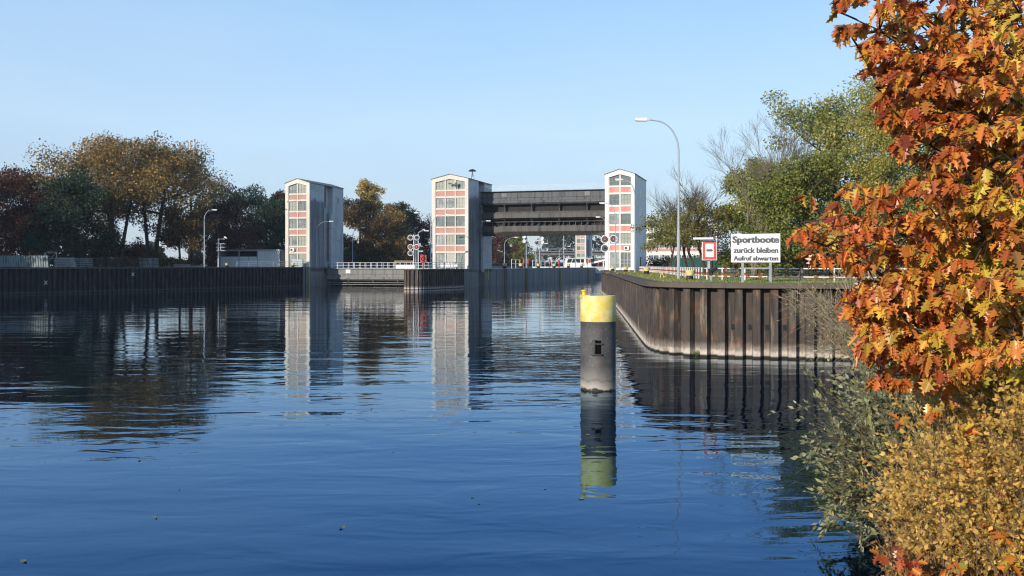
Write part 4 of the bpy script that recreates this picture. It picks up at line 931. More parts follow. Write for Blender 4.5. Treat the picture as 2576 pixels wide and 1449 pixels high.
def tree(name, label, loc, Ht, Rad, base=.22, nleaf=9000, ls=.32, leaf='leaf_brown', bark='bark', seed=1, stems=1, limbs=11, group=None, tr=None, col=False, clump=.24, sparse=0, lean=0, flat=.75, cat='tree', ry=None, per=5):
    rg = np.random.default_rng(seed); t = thing(name, label, cat, loc, 0, group); tr = tr or Ht*.022; wood = MB(); cl = []; ry = ry or Rad
    for s_ in range(stems):
        off = np.array([0, 0, 0.]) if stems == 1 else np.array([math.cos(s_*6.28/stems+seed)*Rad*.45, math.sin(s_*6.28/stems+seed)*ry*.3, 0])
        topz = Ht*(.86 if not col else .95)
        T = bez(np.array([off[0]*.12, off[1]*.12, -.3]), np.array([off[0]*.4+lean*.2+rg.normal()*.3, off[1]*.4, topz*.5]), np.array([off[0]+lean+rg.normal()*.4, off[1], topz]), 9)
        wood.tube(T.tolist(), np.linspace(tr, tr*.18, 9).tolist(), 7)
        nl = max(3, limbs//stems)
        for k in range(nl):
            f = base+(.86-base)*(k+rg.random()*.6)/nl; p0 = T[min(8, int(f*8/.86))]*(1) ; p0 = T[int(np.clip(f/.86*8, 0, 8))]
            az = k*2.4+rg.random()*.8+seed; hh = (k+.5)/nl
            if col: rr, up = Rad*(.75+.3*rg.random())*(1-abs(hh-.35)*.9), Ht*.16
            else:
                rr = Rad*(.72+.35*rg.random())*math.sqrt(max(.12, 1-(hh*1.02-.30)**2*1.55)); up = Ht*(.06+.16*hh)*(.6+.8*rg.random())
            e = p0+np.array([math.cos(az)*rr, math.sin(az)*rr*ry/Rad, up])
            if stems > 1: e[:2] += (T[8][:2]*.2)
            e[2] = min(e[2], Ht*.93)
            B = bez(p0, p0+(e-p0)*np.array([.55, .55, .25])+np.array([0, 0, up*.1]), e, 6)
            wood.tube(B.tolist(), np.linspace(tr*.42*(1-f*.5), tr*.06, 6).tolist(), 5)
            for j in range(per):
                q = B[2+int(rg.integers(0, 4))]; c = q+rg.normal(size=3)*np.array([Rad*.16, ry*.16, Rad*.13]); cl.append((c, Rad*clump*(.55+.8*rg.random())))
                wood.tube([q.tolist(), ((q+c)/2+rg.normal(size=3)*.12).tolist(), c.tolist()], [tr*.10, tr*.06, tr*.02], 4)
        cl.append((T[8], Rad*clump*.8)); cl.append((T[7]+rg.normal(size=3)*.4, Rad*clump))
    wood.build('trunk', M[bark], t, True)
    P = []; Dd = []
    wts = np.array([c[1]**2 for c in cl]); cnt = (nleaf*wts/wts.sum()).astype(int)
    for (c, r), n in zip(cl, cnt):
        u = rnd_unit(rg, n); rad = rg.random(n)**.45
        p = c+u*rad[:, None]*r*np.array([1, 1, flat])*(1+.3*rg.normal(size=(n, 1))*.5); P.append(p); Dd.append(u)
    P = np.concatenate(P); Dd = np.concatenate(Dd); keep = P[:, 2] > .4
    np_mesh('crown', leaf_faces(rg, P[keep], ls, Dd[keep], .62, .25, 1.1), 4, M[leaf], t)
    return t
def bare_tree(name, label, loc, Ht, seed, bark='bark_pale', spread=.55, levels=5, leafm=None, nleaf=0, ls=.15, tr=None, group=None, stems=2, droop=0):
    rg = random.Random(seed); t = thing(name, label, 'tree', loc, 0, group); wood = MB(); tips = []; tr = tr or Ht*.016
    def br(p, d, L, r, lv):
        pts = [p]; rs = [r]; q = p.copy(); dd = d.copy()
        n = 4
        for k in range(n):
            dd = (dd+Vector((rg.gauss(0, .12), rg.gauss(0, .12), rg.gauss(0, .06)+.07-droop*(levels-lv)*.02))).normalized(); q = q+dd*(L/n); pts.append(q.copy()); rs.append(r*(1-.5*(k+1)/n))
            if lv > 0 and k >= 1:
                for _ in range(1 if lv > 2 else 2):
                    az = rg.uniform(0, 6.28); o = dd.orthogonal().normalized(); o.rotate(Matrix.Rotation(az, 3, dd)) if False else None
                    o = Matrix.Rotation(az, 3, dd) @ dd.orthogonal().normalized(); a = spread*rg.uniform(.7, 1.35)
                    br(q.copy(), (dd*math.cos(a)+o*math.sin(a)).normalized(), L*rg.uniform(.55, .8), r*.5, lv-1)
        wood.tube([tuple(x) for x in pts], [max(.006, x) for x in rs], 5 if lv > 2 else 3, False)
        if lv <= 1: tips.extend([tuple(x) for x in pts[1:]])
    for s_ in range(stems):
        a = s_*6.28/stems+seed; tilt = .16 if stems > 1 else .03
        br(Vector((math.cos(a)*.1*(stems > 1), math.sin(a)*.1*(stems > 1), -.2)), Vector((math.cos(a)*tilt, math.sin(a)*tilt, 1)).normalized(), Ht*.42, tr, levels-1)
    wood.build('trunk', M[bark], t, True)
    if nleaf:
        g = np.random.default_rng(seed); T = np.array(tips); P = T[g.integers(0, len(T), nleaf)]+g.normal(size=(nleaf, 3))*ls*1.2
        np_mesh('crown', leaf_faces(g, P, ls, None, .6, .3), 4, M[leafm], t)
    return t
L_ = leafmat
M['leaf_brown'] = L_('brown_leaves', [(.035, .04, .018), (.11, .07, .026), (.20, .11, .038)], .2, .6, .2)
M['leaf_redbrown'] = L_('red_brown_leaves', [(.035, .022, .014), (.10, .036, .02), (.17, .055, .025)], .2, .6, .2)
M['leaf_darkgreen'] = L_('dark_green_leaves', [(.012, .034, .018), (.026, .056, .024), (.065, .08, .026)], .2, .55, .3)
M['leaf_orange'] = L_('ochre_leaves', [(.09, .085, .03), (.30, .20, .065), (.50, .31, .11)], .25, .6, .2, .16)
M['leaf_yellow'] = L_('yellow_leaves', [(.22, .20, .05), (.48, .35, .09), (.58, .38, .10)], .3, .6, .2)
M['leaf_green'] = L_('green_leaves', [(.10, .14, .032), (.21, .24, .05), (.36, .33, .07)], .3, .5, .35)
M['leaf_greenyellow'] = L_('green_yellow_leaves', [(.12, .16, .045), (.32, .32, .075), (.66, .52, .13)], .3, .5, .35, .22, .6)
M['leaf_olive'] = L_('olive_leaves', [(.11, .12, .04), (.22, .21, .06), (.34, .26, .08)], .3, .5, .3)
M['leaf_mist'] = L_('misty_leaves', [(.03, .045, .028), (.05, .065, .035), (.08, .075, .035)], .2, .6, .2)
G = 'trees along the left bank'
trees_left = [
 ('deciduous_tree', 'dark reddish brown tree at the left edge of the photo', -15, 158, 17.5, 8.5, 425, 'leaf_redbrown', {}),
 ('deciduous_tree', 'brown tree rising behind the leaning sheets', 62, 170, 17.0, 6.5, 432, 'leaf_brown', {}),
 ('deciduous_tree', 'small crimson topped tree left of the dark green one', 138, 178, 18, 4.5, 422, 'leaf_redbrown', {}),
 ('deciduous_tree', 'dark green round tree left of the tall ochre pair', 180, 158, 16.5, 7.2, 425, 'leaf_darkgreen', dict(nleaf=14000, base=.14)),
 ('deciduous_tree', 'tall ochre crowned tree with forking trunk, left of the pair', 292, 168, 23.6, 9.2, 350, 'leaf_orange', dict(stems=3, base=.50, nleaf=16000, limbs=18, tr=.42, per=6)),
 ('deciduous_tree', 'tall ochre crowned tree with forking trunk, right of the pair', 384, 172, 23.4, 9.2, 358, 'leaf_orange', dict(stems=3, base=.48, nleaf=16000, limbs=18, tr=.42, lean=1.5, per=6)),
 ('deciduous_tree', 'sparse pale yellow tree behind the right ochre tree', 478, 205, 25, 6.6, 392, 'leaf_yellow', dict(nleaf=4200, base=.3)),
 ('deciduous_tree', 'small brown tree on a single straight trunk', 453, 172, 12, 5.2, 520, 'leaf_brown', dict(base=.42, nleaf=5000)),
 ('deciduous_tree', 'rust red tree behind the tall white lamp', 555, 190, 14.2, 7.0, 505, 'leaf_redbrown', dict(nleaf=10000)),
 ('deciduous_tree', 'green topped round tree between ochre trees and left tower', 592, 208, 18, 7.2, 468, 'leaf_darkgreen', dict(nleaf=11000)),
 ('deciduous_tree', 'blackish green tree behind the shed', 668, 205, 16.2, 6.6, 492, 'leaf_darkgreen', dict(nleaf=11000, base=.1)),
 ('deciduous_tree', 'crimson tree peeking out left of the left tower', 712, 218, 19, 4.6, 468, 'leaf_redbrown', dict(nleaf=8000)),
 ('deciduous_tree', 'low brown tree filling the gap under the ochre pair', 352, 182, 8.5, 4.0, 618, 'leaf_brown', dict(base=.1, nleaf=3000)),
 ('deciduous_tree', 'low dark tree beside the single trunk', 240, 178, 9.5, 5.0, 560, 'leaf_darkgreen', dict(base=.1, nleaf=5000)),
 ('deciduous_tree', 'brown leaved tree right beside the left tower', 905, 215, 17.6, 6.5, 492, 'leaf_brown', dict(nleaf=11000, base=.1)),
 ('poplar_tree', 'slim yellow poplar between the left and middle towers', 938, 228, 24.5, 3.6, 452, 'leaf_yellow', dict(col=True, nleaf=9000, base=.1, limbs=18)),
 ('deciduous_tree', 'broad brown tree in front of the yellow poplar', 968, 222, 13.8, 6.5, 540, 'leaf_orange', dict(nleaf=11000, base=.06)),
 ('deciduous_tree', 'ochre tipped tree right of the poplar', 992, 240, 19, 4.6, 508, 'leaf_orange', dict(nleaf=8000)),
 ('deciduous_tree', 'dark green tree left of the middle tower', 1022, 246, 18.2, 5.6, 520, 'leaf_darkgreen', dict(nleaf=9000, base=.1)),
 ('deciduous_tree', 'reddish tree touching the middle tower edge', 1066, 250, 14.6, 7.6, 552, 'leaf_redbrown', dict(nleaf=9000, base=.08)),
 ('deciduous_tree', 'dark red brown tree under the left end of the raised gate', 1250, 318, 15.2, 6.4, 596, 'leaf_redbrown', dict(nleaf=8000, base=.06, ls=.42)),
 ('deciduous_tree', 'hazy green round tree under the raised gate', 1296, 342, 16.0, 5.6, 594, 'leaf_green', dict(nleaf=9000, base=.1, ls=.42)),
]
for i, (nm, lab, px, D, hh, rr, ty, lf, kw) in enumerate(trees_left):
    Ht = zat(ty, D)-ZL+.4
    tree(nm, lab, at(px, D, ZL-.1), Ht, rr, leaf=lf, seed=11+i, group=G, **{**dict(ls=.36, clump=.28), **kw, 'nleaf': int(kw.get('nleaf', 11000)*1.9)})
# the row goes on to the left, outside the picture: it shades the quay and the lower crowns
for i, (x, y, hh, lf) in enumerate(((-87, 121, 19, 'leaf_brown'), (-96, 109, 20, 'leaf_darkgreen'), (-93, 134, 19, 'leaf_redbrown'), (-106, 96, 20, 'leaf_brown'), (-103, 122, 20, 'leaf_orange'), (-114, 108, 21, 'leaf_darkgreen'), (-118, 84, 20, 'leaf_brown'), (-100, 150, 18, 'leaf_redbrown'))):
    tree('deciduous_tree', ['brown tree outside the left picture edge', 'dark tree outside the left picture edge'][i % 2]+', number of its row from the lock: '+['first', 'second', 'third', 'fourth', 'fifth', 'sixth', 'seventh', 'eighth'][i], (x, y, ZL), hh, 8.5, leaf=lf, seed=70+i, nleaf=7000, ls=.65, clump=.3, group=G, base=.05)
# far misty wood beyond the bridge
def wood(name, label, x0, x1, y0, y1, n, h0, h1, leaf, seed, z=3):
    rg = np.random.default_rng(seed); P = []
    for k in range(n):
        cx, cy, hh = rg.uniform(x0, x1), rg.uniform(y0, y1), rg.uniform(h0, h1)
        for j in range(14):
            c = np.array([cx, cy, z+hh*.6])+rnd_unit(rg, 1)[0]*np.array([hh*.26, hh*.26, hh*.36]); m_ = 40
            P.append(c+rnd_unit(rg, m_)*hh*.11*rg.random((m_, 1))**.4)
    P = np.concatenate(P); o = np_mesh(name, leaf_faces(rg, P, 1.5, None, .7), 4, M[leaf]); return tag(o, label, 'wood', None, 'stuff')
wood('distant_wood', 'pale misty wood far behind the road bridge', 10, 420, 600, 680, 60, 20, 32, 'leaf_mist', 5)
wood('distant_wood', 'misty wood line behind the left bank trees', -260, -30, 330, 400, 34, 6, 10, 'leaf_mist', 6)
def hedge(label, pts, h, w_, n, leaf, seed, ls=.3, z=ZL, name='hedge'):
    rg = np.random.default_rng(seed); P = []
    seg = list(zip(pts, pts[1:])); Ls = [math.dist(a, b) for a, b in seg]
    for (a, b), L in zip(seg, Ls):
        m_ = int(n*L/sum(Ls)); s_ = rg.random(m_)[:, None]; p = np.array(a)*(1-s_)+np.array(b)*s_; hv = h*(.75+.25*np.sin(s_*L*.9+seed)+.1*rg.normal(size=s_.shape))
        P.append(np.concatenate([p+rg.normal(size=p.shape)*w_*.4, z+hv*rg.random(s_.shape)**.6], 1))
    o = np_mesh(name, leaf_faces(rg, np.concatenate(P), ls, None, .65), 4, M[leaf]); return tag(o, label, 'hedge', None, 'stuff')
hedge('dark hedge behind the left lock chamber', [LK(24, -37)[:2], LK(255, -37)[:2]], 1.7, 1.4, 26000, 'leaf_darkgreen', 3, .35)
hedge('dark scrub behind the stacks on the left quay', [at(-40, 160)[:2], at(720, 200)[:2]], 1.9, 3.0, 18000, 'leaf_brown', 4, .35, ZL, 'scrub')
hedge('scrub at the foot of the trees between the towers', [at(850, 205)[:2], at(1100, 258)[:2]], 4.2, 4.0, 16000, 'leaf_darkgreen', 8, .4, ZL, 'scrub')
# right bank
GR = 'trees behind the grassy quay'
tree('deciduous_tree', 'big green tree with yellowing top, left of the oak leaves', at(2095, 80, ZR), zat(243, 80)-ZR, 7.2, base=.10, nleaf=62000, ls=.2, per=7, leaf='leaf_greenyellow', seed=131, group=GR, limbs=17, clump=.22)
tree('deciduous_tree', 'mid green rounded tree behind the sign board', at(1912, 92, ZR), zat(402, 92)-ZR, 3.9, base=.10, nleaf=42000, ls=.21, per=7, leaf='leaf_green', seed=132, group=GR, limbs=13)
tree('deciduous_tree', 'green bushy tree below the big yellowing tree', at(2030, 70, ZR), zat(400, 70)-ZR, 4.6, base=.06, nleaf=42000, ls=.18, per=7, leaf='leaf_green', seed=133, group=GR, limbs=13)
tree('birch_tree', 'tall birch with small hanging yellow leaves, half behind the oak', at(2235, 66, ZR), zat(150, 66)-ZR, 3.0, base=.22, nleaf=34000, ls=.12, per=8, tr=.12, leaf='leaf_greenyellow', bark='bark', seed=134, group=GR, limbs=16, col=True)
tree('deciduous_tree', 'green tree behind the oak crown at the right', at(2330, 74, ZR), 16, 6.0, base=.08, nleaf=36000, ls=.2, leaf='leaf_greenyellow', seed=135, group=GR)
tree('deciduous_tree', 'green tree behind the oak crown at the far right', at(2500, 70, ZR), 17, 6.5, base=.08, nleaf=32000, ls=.22, leaf='leaf_green', seed=136, group=GR)
bare_tree('bare_tree', 'pale leafless tree rising behind the sign board', at(1898, 72, ZR), 11.6, 21, 'bark_pale', .42, 6, group=GR, tr=.17, stems=3)
for i, (px, D, hh, yy, lab, lv) in enumerate(((1686, 122, 12.0, 0, 'thin crowned tree nearest the white tower, first trunk', 1), (1697, 112, 10.5, 0, 'olive leaved tree, second trunk right of the white tower', 1), (1730, 98, 11.0, 0, 'olive leaved tree right of the tall lamp with bare top twigs', 1), (1748, 92, 11.2, 0, 'slim trunked tree between tall lamp and small sign', 1), (1777, 90, 10.2, 0, 'thick trunked tree right behind the small sign', 1))):
    bare_tree('twiggy_tree', lab, at(px, D, ZR), hh*.98, 31+i, 'bark', .55, 5, None, 0, group=GR, stems=1, tr=.17)
    rg = np.random.default_rng(50+i); t = [o for o in bpy.data.objects if o.get('label') == lab][0]
    P = []
    for k in range(20):
        c = np.array([rg.normal()*2.0, rg.normal()*1.8, hh*(.28+.36*rg.random())]); c[:2] *= 1.1; m_ = 190; P.append(c+rnd_unit(rg, m_)*rg.random((m_, 1))**.5*(.75+.5*rg.random())*np.array([1.1, 1.1, .6]))
    np_mesh('crown', leaf_faces(rg, np.concatenate(P), .2, None, .6, .2), 4, M['leaf_olive'], t)
hedge('green shrubs behind the lawn at the right', [at(1900, 105)[:2], at(2600, 80)[:2]], 3.2, 3.0, 14000, 'leaf_olive', 14, .25, ZR, 'shrubbery')
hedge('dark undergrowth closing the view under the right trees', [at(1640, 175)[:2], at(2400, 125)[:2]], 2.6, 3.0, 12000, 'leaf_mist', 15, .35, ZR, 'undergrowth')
# grass tufts along the quay edge
def grass():
    rg = np.random.default_rng(3); P = []; RWv = np.array(RWS)
    n = 42000; y = 39+rg.random(n)**1.7*70
    srt = sorted(RWS, key=lambda p: p[1]); front = np.interp(y, [p[1] for p in srt], [p[0] for p in srt])
    x = front+.18+rg.random(n)*np.where(y < 60, 9, 6)
    # right stretch: only behind the wall line
    wy = np.interp(x, [7.0, 7.3, 8.3, 10.2, 13.9, 19, 26], [44.6, 42.6, 41.5, 40.7, 39.8, 38.6, 37])
    ok = y > np.where(x > 7, wy+.15, 0); x, y = x[ok], y[ok]
    tall = .5+.5*np.sin(x*1.3+y*.7)*np.cos(y*.9-x*.4)
    h_ = (.03+.09*rg.random(len(x))*(.6+tall))[:, None]; d = rnd_unit(rg, len(x)); d[:, 2] = 0
    b = np.stack([x, y, np.full_like(x, ZR-.03)], 1); s_ = d*.022; tip = b+np.stack([d[:, 1]*.5, d[:, 0]*.5, np.ones(len(x))], 1)*h_
    o = np_mesh('grass', np.stack([b-s_, b+s_, tip], 1).reshape(-1, 3), 3, M['grass']); tag(o, 'rough grass along the top of the rusty quay wall', 'grass', None, 'stuff')
M['grass'] = L_('grass_blades', [(.13, .20, .05), (.24, .29, .09), (.42, .34, .14)], .3, .6, .2, .5, .6)
grass()
rg = np.random.default_rng(9); n = 2600; P = np.stack([rg.uniform(9, 26, n), rg.uniform(48, 95, n), np.full(n, ZR+.01)], 1)
o = np_mesh('leaf_litter', leaf_faces(rg, P, .14, np.tile(np.array([[1., 0, 0]]), (n, 1)), .7, 0, .8)*np.array([1, 1, 1]), 4, M['leaf_litter'] if 'leaf_litter' in M else M['leaf_orange']); tag(o, 'fallen brown leaves scattered over the lawn', 'fallen leaves', None, 'stuff')
# ------------------------------------------------------------------ near bank shrubs
def shrub(name, label, base, targets, nst, side, per, ls, leaf, twig, seed, aspect=.45, up=.6, wav=.12, r=.012, group=None, tmin=.25, spread=.8, droop=0, out=None, hips=0):
    """stems from base points to targets (ellipsoids), side twigs, leaves along both"""
    rg = np.random.default_rng(seed); org = np.array([base[0][0], base[0][1], bank_z(base[0][0], base[0][1])]); t = thing(name, label, 'shrub', tuple(org), 0, group); wood = MB(); P = []; Dd = []
    for k in range(nst):
        bx, by = base[rg.integers(0, len(base))]; b = np.array([bx+rg.normal()*.25, by+rg.normal()*.25, 0]); b[2] = bank_z(b[0], b[1])-.05
        c = targets[rg.integers(0, len(targets))]; u = rnd_unit(rg, 1)[0]*rg.random()**.4; e = np.array(c[:3])+u*np.array(c[3:])
        mid = b+(e-b)*np.array([.42, .42, up])+rg.normal(size=3)*wav; B = bez(b, mid, e, 9); wood.tube((B-org).tolist(), np.linspace(r, r*.25, 9).tolist(), 4, False)
        lines = [(B, tmin)]
        for j in range(side):
            q = B[2+rg.integers(0, 6)]; tg = (B[8]-B[5]); L = np.linalg.norm(e-b)*(.12+.22*rg.random()); dd = tg/np.linalg.norm(tg)+rnd_unit(rg, 1)[0]*.9; dd /= np.linalg.norm(dd)
            S = bez(q, q+dd*L*.5+np.array([0, 0, .04]), q+dd*L+np.array([0, 0, -droop*L]), 5); wood.tube((S-org).tolist(), np.linspace(r*.4, r*.15, 5).tolist(), 3, False); lines.append((S, .1))
        for X, t0 in lines:
            n = max(2, int(per*(.15, .6, 1.0, 2.1)[rg.integers(0, 4)])); tt = t0+(1-t0)*rg.random(n); i = np.clip((tt*(len(X)-1)).astype(int), 0, len(X)-2); f = (tt*(len(X)-1)-i)[:, None]; p = X[i]*(1-f)+X[i+1]*f
            tg = X[i+1]-X[i]; tg /= np.maximum(1e-6, np.linalg.norm(tg, axis=1, keepdims=True)); P.append(p); Dd.append(tg)
    wood.build('stems', M[twig], t)
    P = np.concatenate(P); Dd = np.concatenate(Dd)
    if out is not None:
        k = out(P); P = P[k]; Dd = Dd[k]
    np_mesh('foliage', leaf_faces(rg, P-org, ls, Dd, aspect, 0, spread), 4, M[leaf], t)
    if hips:
        q = P[rg.integers(0, len(P), hips)]-org+rg.normal(size=(hips, 3))*.02; m = MB()
        for c in q: m.add([(c[0]+a*.011, c[1]+b*.011, c[2]+d*.015) for a, b, d in ((1,0,0),(0,1,0),(-1,0,0),(0,-1,0),(0,0,1),(0,0,-1))], [(0,1,4),(1,2,4),(2,3,4),(3,0,4),(1,0,5),(2,1,5),(3,2,5),(0,3,5)])
        h_ = m.build('rose_hips', M['red'], t, True); h_['kind'] = 'stuff'
    return t
M['leaf_willow'] = L_('willow_leaves', [(.14, .18, .07), (.25, .27, .14), (.40, .41, .26), (.46, .40, .13)], .35, .45, .4, 1.2, .75)
M['leaf_thorn'] = L_('blackthorn_leaves', [(.46, .30, .06), (.80, .52, .13), (.88, .62, .22), (.80, .42, .10)], .48, .5, .3, 1.3, .7)
M['leaf_thorn_green'] = L_('bramble_leaves', [(.14, .18, .04), (.42, .37, .07), (.66, .51, .10), (.72, .50, .11)], .4, .45, .4, .9, .6)
M['leaf_golden'] = L_('golden_bramble_leaves', [(.28, .30, .07), (.74, .50, .11), (.88, .58, .18), (.80, .43, .10)], .48, .5, .3, 1.3, .7)
M['leaf_copper'] = L_('coppery_leaves', [(.20, .10, .045), (.40, .22, .07), (.48, .30, .10)], .35, .55, .3, 1.0, .7)
M['leaf_catkin'] = L_('small_pale_leaves', [(.30, .24, .12), (.42, .36, .2), (.30, .30, .14)], .3, .6, .2, 1.0, .8)
def bp(px, py_ground, D): return at(px, D)[:2]
shrub('willow_shrub', 'olive green willow shrub leaning out over the water', [(6.3, 13.6), (6.0, 13.0), (6.7, 14.4)], [(5.1, 13.6, 1.5, .75, 1.1, 1.3), (4.6, 13.2, 1.0, .5, .7, .9), (5.6, 14.0, 1.9, .6, .8, .6)], 150, 7, 19, .074, 'leaf_willow', 'twig', 201, .42, .75, .10, .012, spread=.65)
shrub('willow_shrub', 'second olive willow shrub behind, below the bare twigs', [(7.4, 17.0), (7.9, 17.8)], [(6.6, 17, 1.9, .8, 1.2, .9), (7.2, 17.5, 2.3, .7, 1, .6)], 60, 6, 14, .095, 'leaf_willow', 'twig', 202, .42, .75, .12, .012, spread=.65)
shrub('blackthorn_shrub', 'dense yellow leaved blackthorn in the lower right corner', [(5.7, 10.6), (6.2, 10.0), (5.4, 11.2)], [(5.2, 10.5, 1.5, .7, .8, .9), (5.7, 10.2, 2.2, .6, .9, .8), (4.9, 10.6, 1.0, .5, .7, .7)], 130, 11, 17, .056, 'leaf_thorn', 'twig', 203, .6, .55, .26, .006, spread=1.0)
shrub('blackthorn_shrub', 'yellow blackthorn thicket left of the corner shrub, over the shore', [(5.8, 12.0), (5.6, 11.4)], [(5.2, 11.6, 1.2, .6, .7, .9), (5.9, 12.3, 2.0, .6, .7, .7)], 130, 11, 17, .056, 'leaf_thorn', 'twig_pale', 204, .6, .55, .26, .006, spread=1.0)
shrub('blackthorn_shrub', 'tall yellow blackthorn in the middle of the thicket', [(7.2, 12.6), (7.6, 13.4)], [(6.3, 12.6, 2.4, .8, .9, .7), (7.2, 13.0, 3.2, .9, .9, .6)], 130, 11, 17, .06, 'leaf_thorn', 'twig', 205, .6, .55, .26, .006, spread=1.0)
shrub('bramble_shrub', 'green and yellow bramble right of the blackthorn', [(7.2, 11.0), (7.6, 11.8)], [(6.3, 11.2, 2.5, .8, .8, .8), (7.0, 11.8, 3.1, .9, .8, .6), (5.9, 11.6, 2.6, .6, .8, .6)], 120, 10, 16, .06, 'leaf_golden', 'twig', 206, .65, .6, .26, .006, spread=1.0)
shrub('blackthorn_shrub', 'low coppery leaved shrub at the waterline in front', [(4.9, 10.4), (5.0, 11.4)], [(4.7, 10.4, .55, .5, .7, .45), (4.9, 11.6, .6, .4, .7, .4)], 70, 7, 12, .042, 'leaf_copper', 'twig', 207, .6, .5, .1, .008, spread=1.0)
shrub('bramble_shrub', 'yellow bramble with red hips at the right picture edge below the oak leaves', [(5.4, 9.1), (5.9, 9.5)], [(5.0, 9.1, 2.55, .5, .5, .5), (5.6, 9.3, 2.65, .6, .5, .5), (4.5, 9.5, 2.1, .45, .5, .5)], 100, 9, 16, .05, 'leaf_golden', 'twig', 221, .65, .6, .26, .006, spread=1.0, hips=90)
shrub('bramble_shrub', 'green bramble higher up the bank under the oak', [(8.6, 15.5), (9.2, 16.5), (8.2, 14.6)], [(8.1, 15.2, 3.0, 1.0, 1.2, .8), (8.8, 16, 3.2, 1.0, 1.2, .8)], 90, 8, 14, .07, 'leaf_thorn_green', 'twig', 208, .65, .6, .15, .011, spread=1.0)
shrub('blackthorn_shrub', 'yellow green bush behind the oak branches', [(11.5, 21), (12.6, 22)], [(10.6, 20.5, 3.4, 1.4, 1.5, 1.5), (12, 21.5, 3.8, 1.5, 1.5, 1.5)], 90, 9, 15, .09, 'leaf_thorn_green', 'twig', 209, .65, .6, .2, .014, spread=1.0)
shrub('hedgerow_shrub', 'leafy yellow green shrub far right behind the oak', [(10.8, 17), (12, 18)], [(10.4, 17, 4.2, 1.4, 1.4, 1.6), (11.6, 18, 4.8, 1.5, 1.5, 1.8)], 90, 9, 15, .085, 'leaf_thorn_green', 'twig', 210, .65, .6, .2, .014, spread=1.0)
shrub('hedgerow_shrub', 'tall green shrub between oak and sheet pile wall', [(15.6, 31), (17, 32)], [(15.0, 31, 5.0, 1.6, 1.6, 2.2), (17, 32, 5.6, 1.8, 1.8, 2.4)], 90, 9, 15, .14, 'leaf_greenyellow', 'twig', 211, .65, .6, .25, .02, spread=1.0)
shrub('bare_willow', 'tangle of bare pale willow twigs before the sheet pile wall', [(13.6, 33.5), (14.0, 34.2)], [(11.6, 33.6, 1.9, 1.9, 1.0, 1.3), (10.8, 33.8, 3.0, 1.5, .8, .5), (12.6, 33.5, 1.2, 1.0, .8, .9)], 95, 10, 3, .075, 'leaf_catkin', 'twig_pale', 212, .4, .5, .25, .016, droop=.25)
shrub('bare_willow', 'upright bare willow stems right of the sign board', [(14.2, 36.2), (14.6, 36.8)], [(12.9, 36.5, 5.2, 1.3, .8, 1.3), (14, 36.5, 5.6, 1.2, .8, 1.2)], 34, 7, 4, .09, 'leaf_catkin', 'twig_pale', 213, .4, .55, .25, .02, spread=.9)
# ------------------------------------------------------------------ red oak
def oak_leaf_template(lobe=1.0, shift=0.0):
    half = [(.0, .0), (.10, .06), (.17, .15), (.16, .27), (.24, .25), (.31, .17), (.38, .33), (.46, .47), (.50, .34), (.53, .19), (.60, .25), (.72, .40), (.73, .27), (.76, .13), (.82, .14), (.90, .20), (.90, .09), (1.0, 0)]
    mid = [(.86, 0), (.5, 0), (.2, 0)]
    half = [(min(1, t_+shift*t_*(1-t_)), w_*lobe*(1+.12*math.sin(9*t_+5*shift))) for t_, w_ in half]
    n = len(half); up = [(t_, w_) for t_, w_ in half]; dn = [(t_, -w_) for t_, w_ in half[1:-1]]
    V_ = up+dn+[(.5, 0)]
    ui = list(range(n)); di = list(range(n, n+len(dn))); c = len(V_)-1
    F = [tuple(ui[::1]+[c]), tuple([0, c, n-1]+di[::-1])]
    return np.array(V_), [tuple([c]+ui[::-1]), tuple([c, 0][::1]+di+[n-1])]
